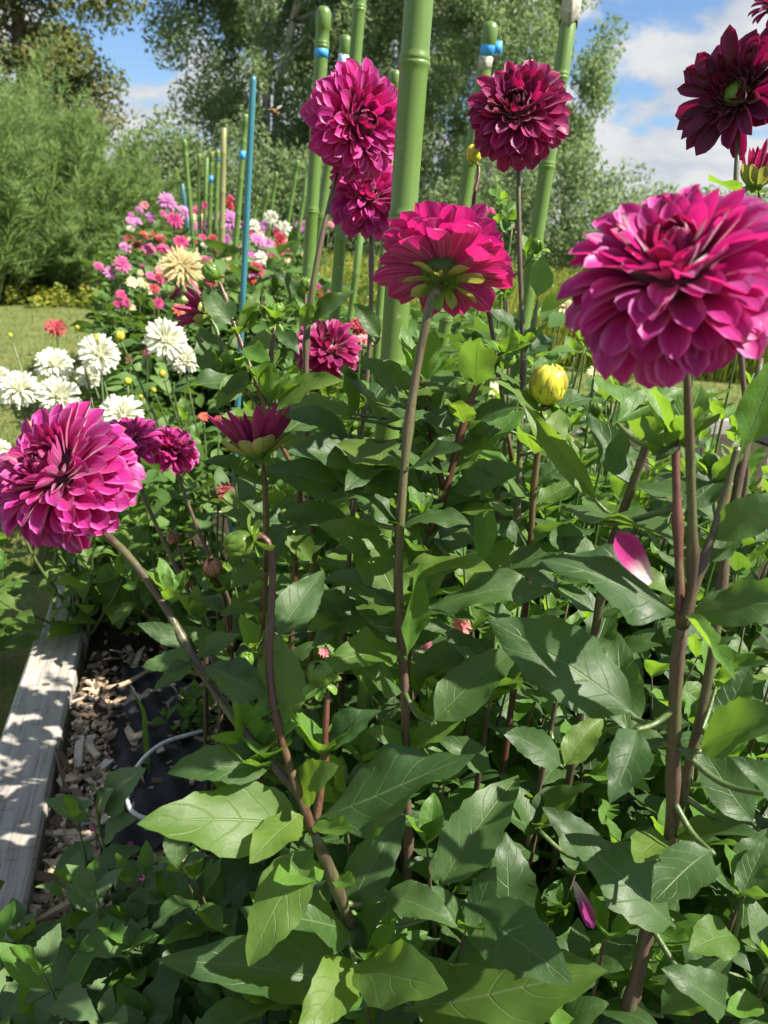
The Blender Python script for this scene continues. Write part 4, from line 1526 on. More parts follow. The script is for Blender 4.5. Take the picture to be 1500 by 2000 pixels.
# more plants of the same row, smaller in view
cols = ['lilac', 'pink', 'hotpink', 'red', 'cream', 'cream', 'coral', 'white', 'rose', 'red', 'lilac']
rr = random.Random(77)
for i in range(40):
    dd = rr.uniform(3.0, 6.6)
    x = rr.uniform(265, 640) if i < 20 else rr.uniform(250, 520)
    y0 = 395 + 30 * (6.6 - dd) if x < 620 else 480
    nh = rr.randint(2, 4)
    col = rr.choice(cols)
    hs = [(x + rr.uniform(-22, 22), y0 + rr.uniform(10, 110), rr.uniform(14, 28), rr.choice([col, col, rr.choice(cols)]), dd) for _ in range(nh)]
    far_plant('small %s dahlia plant in the crowded far row' % {'hotpink': 'hot pink', 'rose': 'rose pink'}.get(col, col), '', hs, group=FB, leaves=150, w=0.34, L=0.10)

# leafy plants that fill the row down to the soil
for i in range(30):
    s = rr.uniform(1.7, 6.5)
    t_ = rr.uniform(0.15, 1.9)
    c = along(s, t_, SOIL_Z)
    if proj(c)[0] > 1500:
        continue
    qx, qy, _ = proj(c + V((0, 0, 0.6)))
    t = thing('dahlia_plant', 'leafy dahlia plant ' + near_far(qx, qy), 'dahlia', c, 'leafy plants filling the far row')
    stem(t, [c - V((0, 0, 0.03)), c + V((0.02, 0, 0.4)), c + V((0.0, 0.03, 0.8))], 0.007, 0.003, 'stem_green', nodes=False, seg=5, record=False)
    foliage_mass('foliage', t, c, 0.36, 0.03, rr.uniform(0.7, 0.95), 190, 0.11, lo=lambda x: 470 if x < 600 else 600)


# ------------------------------------------------------------------ white dahlias by the plank
WH = 'white dahlias beside the plank'


def white_plant(label, base, heads, buds, seed):
    t = thing('dahlia_plant', label, 'dahlia', base, WH)
    r = random.Random(seed)
    allp = [(x, y, dia, d, 0) for x, y, dia, d in heads] + [(x, y, dia, d, 1) for x, y, dia, d in buds]
    for i, (x, y, dia, d, isbud) in enumerate(allp):
        p = pix(x, y, d)
        R = dia / 2 / FPX * d
        toc = (CAM_POS - p).normalized()
        ax = (toc * 0.75 + V((r.gauss(0, .25), 0, 0.55 + r.gauss(0, .2)))).normalized()
        if isbud:
            bud(t, p, V((r.gauss(0, .2), r.gauss(0, .2), 1)), R, 'yellow', i, 8, 4, 0.8)
            ax = V((0, 0, 1))
        else:
            flower(t, p, ax, R * r.uniform(0.9, 1.0), 150, PS_WHITE, 112, rc=0.22, lmin=0.32, core='white', seed=seed * 10 + i, lmax=0.86, jit=0.14)
        q = base.lerp(p, 0.4)
        q.z = base.z + (p.z - base.z) * 0.5
        q += V((r.uniform(-.04, .04), r.uniform(-.04, .04), 0))
        stem(t, [base + V((r.uniform(-.05, .05), r.uniform(-.05, .05), -0.02)), q, p - ax * (R * 0.3)], 0.0065, 0.0030, 'stem_green', seg=6, record=False)
    return t


def leaf_shoots(t, base, n, w, h, L, meshes, seed, mt='stem_green', keep=None, per=5, r_st=0.005):
    """leafy side shoots: stems with opposite leaves"""
    r = random.Random(seed)
    for i in range(n):
        a = r.uniform(0, 6.28)
        k = w * math.sqrt(r.random())
        top = base + V((math.cos(a) * k, math.sin(a) * k, h * r.uniform(0.55, 1.0)))
        mid = base.lerp(top, 0.5) + V((math.cos(a) * k * 0.15, math.sin(a) * k * 0.15, 0))
        P = spline([base + V((r.uniform(-.03, .03), r.uniform(-.03, .03), -0.02)), mid, top], 8)
        last = 16
        while keep and last > 3 and not keep(P[last]):
            last -= 1
        if last <= 4:
            continue
        P = spline([P[0], P[last // 2], P[last]], 8)
        stem(t, [P[0], P[8], P[16]], r_st, r_st * 0.4, mt, seg=6)
        for a2 in (0.0, 2.1, 4.2):
            dd_ = (V((math.cos(a + a2), math.sin(a + a2), 0)) * 0.7 + V((0, 0, 0.75))).normalized()
            leaf(t, P[16] - V((0, 0, 0.004)), dd_, V((0, 0, 1)), L * r.uniform(0.35, 0.6), r.choice(LEAF_YOUNG[:3] + meshes[:3]), 1.1)
        for j in range(per):
            f = 0.22 + 0.78 * (j + r.uniform(0, 0.4)) / per
            q = P[min(16, int(f * 16))]
            tang = (P[min(16, int(f * 16) + 1)] - P[max(0, int(f * 16) - 1)]).normalized()
            ph = j * 1.57 + r.uniform(-0.4, 0.4)
            o1 = tang.orthogonal().normalized()
            o2 = tang.cross(o1)
            for sgn in (1, -1):
                out = (o1 * math.cos(ph) + o2 * math.sin(ph)) * sgn
                d = (out + tang * r.uniform(0.15, 0.7) + V((0, 0, r.uniform(-0.25, 0.15)))).normalized()
                ll = L * r.uniform(0.75, 1.2) * (1.0 - 0.45 * max(0, f - 0.6) / 0.4)
                if keep and not (keep(q + d * ll) and keep(q + d * ll * 0.5)):
                    continue
                leaf(t, q, d, tang * 0.6 + V((r.gauss(0, .25), r.gauss(0, .25), 0.9)), ll, r.choice(LEAF_YOUNG) if (f > 0.62 and r.random() < 0.38) else r.choice(meshes), r.uniform(0.85, 1.15))


def white_keep(p):
    x, y, d = proj(p)
    if x > 430 or y < 800:
        return False
    if y > 1285:
        return False
    if x > 70 and x < 160 and y > 1265:
        return False
    return True


wb = [along(end_s + 0.15, 0.12, SOIL_Z), along(end_s + 0.30, 0.36, SOIL_Z), along(end_s + 0.05, -0.02, SOIL_Z + 0.02), along(end_s + 0.55, 0.55, SOIL_Z)]
t = white_plant('white dahlia plant with several blooms at the end of the plank', wb[0], [(105, 715, 72, 2.0), (193, 693, 84, 1.95), (177, 735, 58, 2.05)], [(190, 661, 19, 1.95), (150, 640, 10, 2.0), (249, 745, 15, 1.9)], 1)
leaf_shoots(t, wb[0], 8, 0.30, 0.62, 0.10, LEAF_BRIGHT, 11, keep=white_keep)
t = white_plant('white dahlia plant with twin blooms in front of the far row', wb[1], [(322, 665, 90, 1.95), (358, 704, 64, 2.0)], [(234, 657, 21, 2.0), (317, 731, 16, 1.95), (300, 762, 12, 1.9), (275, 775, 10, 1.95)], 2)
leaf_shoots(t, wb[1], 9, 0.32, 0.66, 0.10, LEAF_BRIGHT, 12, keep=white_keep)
t = white_plant('white dahlia plant spilling over the plank end', wb[2], [(37, 762, 82, 1.9), (115, 776, 86, 1.85), (0, 735, 40, 1.9), (-5, 880, 50, 1.8)], [(57, 832, 18, 1.8), (20, 655, 9, 1.9)], 3)
leaf_shoots(t, wb[2], 10, 0.30, 0.55, 0.10, LEAF_BRIGHT, 13, keep=white_keep)
t = white_plant('white dahlia plant behind the left magenta bloom', wb[3], [(238, 812, 88, 1.75)], [(215, 850, 14, 1.8), (545 - 265, 900, 12, 1.7)], 4)
leaf_shoots(t, wb[3], 10, 0.32, 0.62, 0.105, LEAF_BRIGHT, 14, keep=white_keep)
for i, (s, q) in enumerate(((0.02, 0.22), (0.45, 0.1), (0.2, 0.5), (0.75, 0.3), (0.05, -0.3), (0.4, -0.35))):
    c = along(end_s + s, q, SOIL_Z if q > 0 else 0.0)
    t = thing('dahlia_plant', 'low bright leafy dahlia plant around the plank end', 'dahlia', c, 'low leafy plants around the plank end')
    leaf_shoots(t, c, 8, 0.30 if q > 0 else 0.16, 0.50 if q > 0 else 0.6, 0.10, LEAF_BRIGHT, 30 + i, keep=white_keep)


# ------------------------------------------------------------------ foreground magenta dahlias
def root(x, y, d):
    p = pix(x, y, d)
    return V((p.x, p.y, SOIL_Z))


def px(*a):
    return [pix(*q) for q in a]


DP = 'magenta dahlias in the foreground bed'
TOC = lambda p: (CAM_POS - p).normalized()

# P1 twin upper blooms
b1 = root(612, 1150, 0.98)
t1 = thing('dahlia_plant', 'tall magenta dahlia plant with two stacked blooms before the green stakes', 'dahlia', b1, DP)
stem(t1, [b1] + px((612, 1100, 1.02), (605, 950, 0.99), (598, 800, 0.97), (600, 640, 0.95), (625, 480, 0.93), (662, 325, 0.93)), 0.0075, 0.0040)
p = pix(688, 238, 0.90)
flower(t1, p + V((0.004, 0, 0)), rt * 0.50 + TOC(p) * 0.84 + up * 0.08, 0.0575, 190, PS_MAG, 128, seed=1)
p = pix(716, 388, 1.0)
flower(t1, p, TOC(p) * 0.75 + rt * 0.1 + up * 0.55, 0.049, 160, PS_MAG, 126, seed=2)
stem(t1, [b1 + V((0.02, 0.02, 0))] + px((690, 1000, 1.10), (720, 700, 1.05), (725, 480, 1.02), (718, 405, 1.01)), 0.006, 0.0035)

# P2 burgundy bloom
b2 = root(1010, 1150, 1.0)
t2 = thing('dahlia_plant', 'tall burgundy dahlia plant between two green stakes', 'dahlia', b2, DP)
stem(t2, [b2] + px((1008, 1050, 1.0), (1016, 850, 0.97), (1022, 690, 0.95), (1015, 500, 0.93), (1012, 300, 0.92)), 0.0075, 0.0036)
p = pix(1013, 226, 0.90)
flower(t2, p, TOC(p) * 0.80 + up * 0.52 - rt * 0.05, 0.0550, 185, PS_DEEP, 128, seed=3)
stem(t2, px((1022, 700, 0.95), (1040, 640, 0.95), (1050, 585, 0.95)), 0.004, 0.003, 'stem_green')
p = pix(926, 302, 0.98)
bud(t2, p, V((-0.1, 0, 1)), 0.0115, 'yellow', 3, 8, 4)
stem(t2, px((1000, 900, 1.02), (960, 640, 1.0), (925, 430, 0.98), (935, 340, 0.98), (929, 312, 0.98)), 0.004, 0.0026, 'stem_red')

# P3 bloom seen from behind
b3 = root(800, 1700, 0.78)
t3 = thing('dahlia_plant', 'magenta dahlia plant whose bloom turns its green back to us', 'dahlia', b3, DP)
stem(t3, [b3] + px((797, 1700, 0.86), (790, 1350, 0.78), (778, 1150, 0.74), (783, 1000, 0.71), (802, 800, 0.69), (838, 600, 0.67), (850, 572, 0.668), (861, 545, 0.68)), 0.0075, 0.0042)
p = pix(866, 527, 0.685)
flower(t3, p, -TOC(p) * 0.42 + up * 0.86 + rt * 0.10, 0.0555, 130, PS_BACK, 112, seed=4, bracts=10, core='green', rc=0.28, lmax=0.84)

# P4 the huge bloom at the right
b4 = root(1310, 1640, 0.62)
t4 = thing('dahlia_plant', 'huge magenta dahlia plant with thick forked grey stems', 'dahlia', b4, DP)
stem(t4, [b4] + px((1308, 1640, 0.66), (1315, 1450, 0.60), (1322, 1300, 0.565), (1332, 1225, 0.55)), 0.0078, 0.0066)
stem(t4, px((1332, 1225, 0.55), (1352, 1120, 0.535), (1348, 900, 0.50), (1340, 690, 0.47)), 0.0052, 0.0036)
stem(t4, px((1330, 1225, 0.55), (1325, 1060, 0.55), (1320, 900, 0.55), (1325, 860, 0.55)), 0.0050, 0.0034, 'stem_red')
stem(t4, px((1334, 1225, 0.55), (1365, 1120, 0.55), (1400, 1020, 0.55), (1436, 892, 0.542), (1441, 872, 0.54)), 0.0055, 0.0026)
stem(t4, [b4 + V((0.008, 0, 0))] + px((1316, 1630, 0.67), (1345, 1500, 0.63), (1390, 1290, 0.60), (1415, 1100, 0.59), (1450, 900, 0.58), (1487, 700, 0.58)), 0.0066, 0.0045)
p = pix(1318, 552, 0.44)
flower(t4, p, up * 0.73 + TOC(p) * 0.66 - rt * 0.06, 0.0580, 205, PS_MAG, 132, seed=5)
p = pix(1322, 838, 0.555)
bud(t4, p, V((0, -0.1, 1)), 0.010, 'green', 5, 8, 5)

# P5 diagonal grey stem and the dark bloom with the pale eye
b5 = root(1215, 1000, 0.8)
t5 = thing('dahlia_plant', 'dahlia plant with leaning grey stem under the huge bloom', 'dahlia', b5, DP)
stem(t5, [b5] + px((1190, 1080, 0.74), (1222, 985, 0.70), (1285, 810, 0.66), (1330, 700, 0.64)), 0.0065, 0.0050)
b6 = root(1480, 1000, 0.95)
t6 = thing('dahlia_plant', 'dark magenta dahlia plant with open pale green eye against the clouds', 'dahlia', b6, DP)
stem(t6, [b6] + px((1460, 900, 0.90), (1440, 600, 0.86), (1437, 375, 0.84), (1443, 255, 0.84)), 0.006, 0.0036)
p = pix(1440, 185, 0.84)
h5 = flower(t6, p, TOC(p) * 0.78 - rt * 0.42 + up * 0.30, 0.056, 52, PS_EYE, 100, rc=0.20, lmin=0.5, core='green', seed=6, th0=0.95, jit=0.24, lmax=0.98)
ax5 = (TOC(p) * 0.78 - rt * 0.42 + up * 0.30).normalized()
F5 = frame(ax5, V((0.1, 0.2, 1))).to_3x3()
for i in range(58):
    ring = i / 58
    d = rot_dir(F5, 0.30 + 0.75 * ring, i * 2.4)
    bb = p + rot_dir(F5, 0.75 + 0.6 * ring, i * 2.4) * (0.0125 + 0.006 * ring)
    mobj('floret', PS_EYE['core'][i % 3], h5, Matrix.Translation(bb) @ frame(d, ax5) @ Matrix.Diagonal((0.010 + 0.014 * ring, 0.016 + 0.01 * ring, 0.010 + 0.014 * ring, 1)))
p = pix(1482, 330, 0.88)
cup_bud(t6, p, V((0.05, 0, 1)), 0.030, PS_DEEP, 22, 20, 9, 7)
stem(t6, px((1487, 620, 0.92), (1487, 480, 0.90), (1484, 350, 0.885)), 0.005, 0.0042)
p = pix(1520, 10, 0.80)
flower(t6, p, TOC(p) * 0.5 - rt * 0.2 + up * 0.6, 0.026, 40, PS_DEEP, 118, seed=8)
stem(t6, px((1520, 620, 0.9), (1530, 300, 0.84), (1522, 30, 0.80)), 0.005, 0.003)

# P7 left bloom on the bent stem, main stalk in the foreground
b7 = root(735, 1900, 0.70)
t7 = thing('dahlia_plant', 'magenta dahlia plant with long bent stem leaning over the wood chips', 'dahlia', b7, DP)
stem(t7, [b7] + px((720, 1900, 0.78), (700, 1850, 0.72), (660, 1740, 0.66), (612, 1625, 0.62)), 0.0085, 0.0074)
stem(t7, px((612, 1625, 0.62), (575, 1540, 0.615), (470, 1420, 0.62), (380, 1290, 0.635), (320, 1180, 0.645), (250, 1085, 0.66), (195, 1035, 0.675), (165, 1005, 0.69)), 0.0050, 0.0042)
stem(t7, px((612, 1625, 0.62), (588, 1560, 0.61), (546, 1430, 0.60), (526, 1300, 0.605), (532, 1150, 0.61), (530, 1080, 0.612), (515, 1050, 0.612), (492, 1052, 0.61)), 0.0052, 0.0028, 'stem_red')
stem(t7, px((616, 1615, 0.62), (632, 1500, 0.615), (636, 1420, 0.61), (641, 1340, 0.61)), 0.0042, 0.0028, 'stem_red')
p = pix(128, 932, 0.665)
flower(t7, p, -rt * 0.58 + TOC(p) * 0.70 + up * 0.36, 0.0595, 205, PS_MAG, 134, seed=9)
p = pix(470, 1062, 0.61)
bud(t7, p, V((-0.8, -0.2, -0.3)), 0.0125, 'green', 9, 8, 6, 1.5)
p = pix(626, 1318, 0.60)
bud(t7, p, V((-0.2, -0.3, 0.9)), 0.0115, 'green', 10, 10, 6, 1.1)

# P8 the two smaller blooms behind the left one
b8 = root(400, 1150, 1.15)
t8 = thing('dahlia_plant', 'magenta dahlia plant with two small blooms beside the white dahlias', 'dahlia', b8, DP)
stem(t8, [b8] + px((400, 1230, 1.15), (375, 1170, 1.1), (330, 1080, 1.08), (270, 945, 1.06), (262, 915, 1.06)), 0.0055, 0.0034)
stem(t8, [b8] + px((450, 1200, 1.18), (430, 1130, 1.15), (385, 1030, 1.12), (345, 920, 1.10), (338, 895, 1.10)), 0.0055, 0.0030)
p = pix(252, 870, 1.05)
flower(t8, p, up * 0.62 - rt * 0.3 + TOC(p) * 0.5, 0.043, 110, PS_MAG, 124, seed=11)
p = pix(334, 880, 1.09)
flower(t8, p, up * 0.72 + rt * 0.35 + TOC(p) * 0.4, 0.038, 110, PS_MAG, 118, seed=12)
p = pix(416, 1112, 0.98)
bud(t8, p, V((-.1, -.1, 1)), 0.0135, 'purple', 11, 10, 6, 1.0)
stem(t8, px((455, 1300, 1.03), (445, 1220, 1.0), (432, 1150, 0.985), (418, 1122, 0.98)), 0.004, 0.0026, 'stem_red')
p = pix(337, 1048, 1.1)
bud(t8, p, V((0, 0, -1)), 0.010, 'purple', 12, 8, 4)
stem(t8, px((385, 1180, 1.12), (362, 1110, 1.1), (345, 1060, 1.1)), 0.003, 0.002, 'stem_red')

# P10 bloom behind the upper stem
b10 = root(640, 1000, 1.3)
t10 = thing('dahlia_plant', 'magenta dahlia plant blooming low behind the long grey stem', 'dahlia', b10, DP)
stem(t10, [b10] + px((668, 900, 1.25), (660, 780, 1.22), (645, 700, 1.21)), 0.006, 0.0035)
p = pix(638, 685, 1.2)
flower(t10, p, up * 0.6 + TOC(p) * 0.7 + rt * 0.15, 0.050, 92, PS_DEEP, 112, seed=13)

# P11 half open dark bud turned left
b11 = root(560, 1050, 1.0)
t11 = thing('dahlia_plant', 'dahlia plant with dark half-open bloom turned to the lawn', 'dahlia', b11, DP)
stem(t11, [b11] + px((585, 960, 0.95), (550, 870, 0.92), (510, 770, 0.90), (465, 655, 0.90), (440, 580, 0.90), (425, 545, 0.90)), 0.0062, 0.0030, 'stem_red')
stem(t11, px((445, 760, 0.93), (436, 700, 0.93), (425, 650, 0.93), (412, 622, 0.93)), 0.004, 0.003, 'stem_green')
stem(t11, px((510, 770, 0.90), (480, 765, 0.92), (445, 760, 0.93)), 0.004, 0.004, 'stem_green')
p = pix(385, 603, 0.93)
cup_bud(t11, p, -rt * 0.9 + up * 0.35 + TOC(p) * 0.1, 0.026, PS_DEEP, 34, 24, 9, 3)
p = pix(413, 532, 0.90)
bud(t11, p, V((-.6, 0, .8)), 0.0115, 'green', 13, 8, 3)
p = pix(597, 556, 0.98)
bud(t11, p, V((0, -.1, 1)), 0.009, 'green', 14, 8, 3)
stem(t11, px((598, 700, 0.98), (596, 630, 0.98), (597, 570, 0.98)), 0.0035, 0.0026, 'stem_red')
p = pix(540, 612, 0.90)
bud(t11, p, V((0, -.1, 1)), 0.012, 'green', 15, 8, 5)
stem(t11, px((536, 800, 0.90), (528, 720, 0.90), (538, 628, 0.90)), 0.004, 0.003, 'stem_red')

# P12 half open cup
b12 = root(520, 1250, 0.95)
t12 = thing('dahlia_plant', 'dahlia plant with upright half-open yellow-green and magenta cup bloom', 'dahlia', b12, DP)
stem(t12, [b12] + px((510, 1250, 0.92), (518, 1120, 0.88), (520, 1020, 0.85), (514, 900, 0.82)), 0.0055, 0.0042, 'stem_red')
p = pix(496, 848, 0.80)
cup_bud(t12, p, up * 0.97 - rt * 0.12 + TOC(p) * 0.05, 0.036, PS_DEEP, 42, 44, 10, 5)
p = pix(503, 1140, 0.9)
bud(t12, p, V((0, 0, 1)), 0.010, 'green', 22, 8, 4)

# P13 yellow bud
b13 = root(1030, 1250, 0.85)
t13 = thing('dahlia_plant', 'dahlia plant with fat round yellow bud', 'dahlia', b13, DP)
stem(t13, [b13] + px((1030, 1150, 0.82), (1043, 950, 0.78), (1058, 830, 0.755), (1066, 790, 0.75)), 0.0060, 0.0042, 'stem_red')
p = pix(1070, 756, 0.75)
bud(t13, p, V((0.03, -0.05, 1)), 0.0205, 'yellow', 17, 22, 6, 0.8)

# P14 nodding bud
b14 = root(830, 1300, 0.82)
t14 = thing('dahlia_plant', 'dahlia plant with nodding green bud on curved dark red stem', 'dahlia', b14, DP)
stem(t14, [b14] + px((800, 1250, 0.84), (822, 1110, 0.80), (870, 960, 0.765), (905, 830, 0.745), (935, 745, 0.735), (968, 708, 0.73)), 0.0062, 0.0036, 'stem_red')
p = pix(986, 702, 0.73)
bud(t14, p, rt * 0.9 + up * 0.35, 0.0100, 'green', 18, 8, 7, 1.5)
stem(t14, px((868, 960, 0.78), (845, 860, 0.78), (830, 740, 0.78)), 0.0042, 0.0030, 'stem_red')
p = pix(903, 880, 0.80)
bud(t14, p, V((.3, 0, 1)), 0.0095, 'green', 19, 8, 4)
stem(t14, px((872, 950, 0.775), (890, 915, 0.79), (901, 890, 0.80)), 0.003, 0.0022, 'stem_green')

# stem with small leafy tips between the upper blooms
b15 = root(985, 1000, 1.25)
t15 = thing('dahlia_plant', 'slender dahlia plant with clustered pale green tips near burgundy bloom', 'dahlia', b15, DP)
stem(t15, [b15] + px((992, 800, 1.2), (990, 600, 1.18), (980, 480, 1.16), (978, 400, 1.15)), 0.005, 0.003)
for i in range(16):
    q = pix(978 + random.uniform(-14, 14), random.uniform(385, 470), 1.15)
    leaf(t15, q, V((random.gauss(0, 1), random.gauss(0, 1), 0.8)), V((random.gauss(0, 1), -0.5, 1)), 0.026, random.choice(LEAF_YOUNG), 1.3)

EXTRA = []
EXTRA_TOPS = []
for (x, y, d, lab) in ((960, 1350, 0.80, 'dahlia plant with broad dark leaf in dappled shade'), (1100, 1300, 0.80, 'dahlia plant with broad dark leaf in dappled shade'), (1050, 1620, 0.85, 'dahlia plant with broad dark leaf in dappled shade'),
                       (880, 1750, 0.85, 'dahlia plant with broad dark leaf in dappled shade'), (1270, 1850, 0.80, 'dahlia plant with broad dark leaf in dappled shade'), (1450, 1750, 0.72, 'dahlia plant with broad dark leaf in dappled shade'),
                       (690, 950, 0.95, 'dahlia plant with broad dark leaf in dappled shade')):
    q = pix(x, y, d)
    b = V((q.x + 0.01, q.y + 0.02, SOIL_Z))
    t = thing('dahlia_plant', 'single-stemmed leafy dahlia ' + near(x, y), 'dahlia', b, 'leafy dahlia plants filling the foreground')
    stem(t, [b, V((b.x - 0.01, b.y, SOIL_Z + (q.z - SOIL_Z) * 0.55)), q], 0.0075, 0.0030, 'stem')
    EXTRA.append(t)
    EXTRA_TOPS.append((t, q))

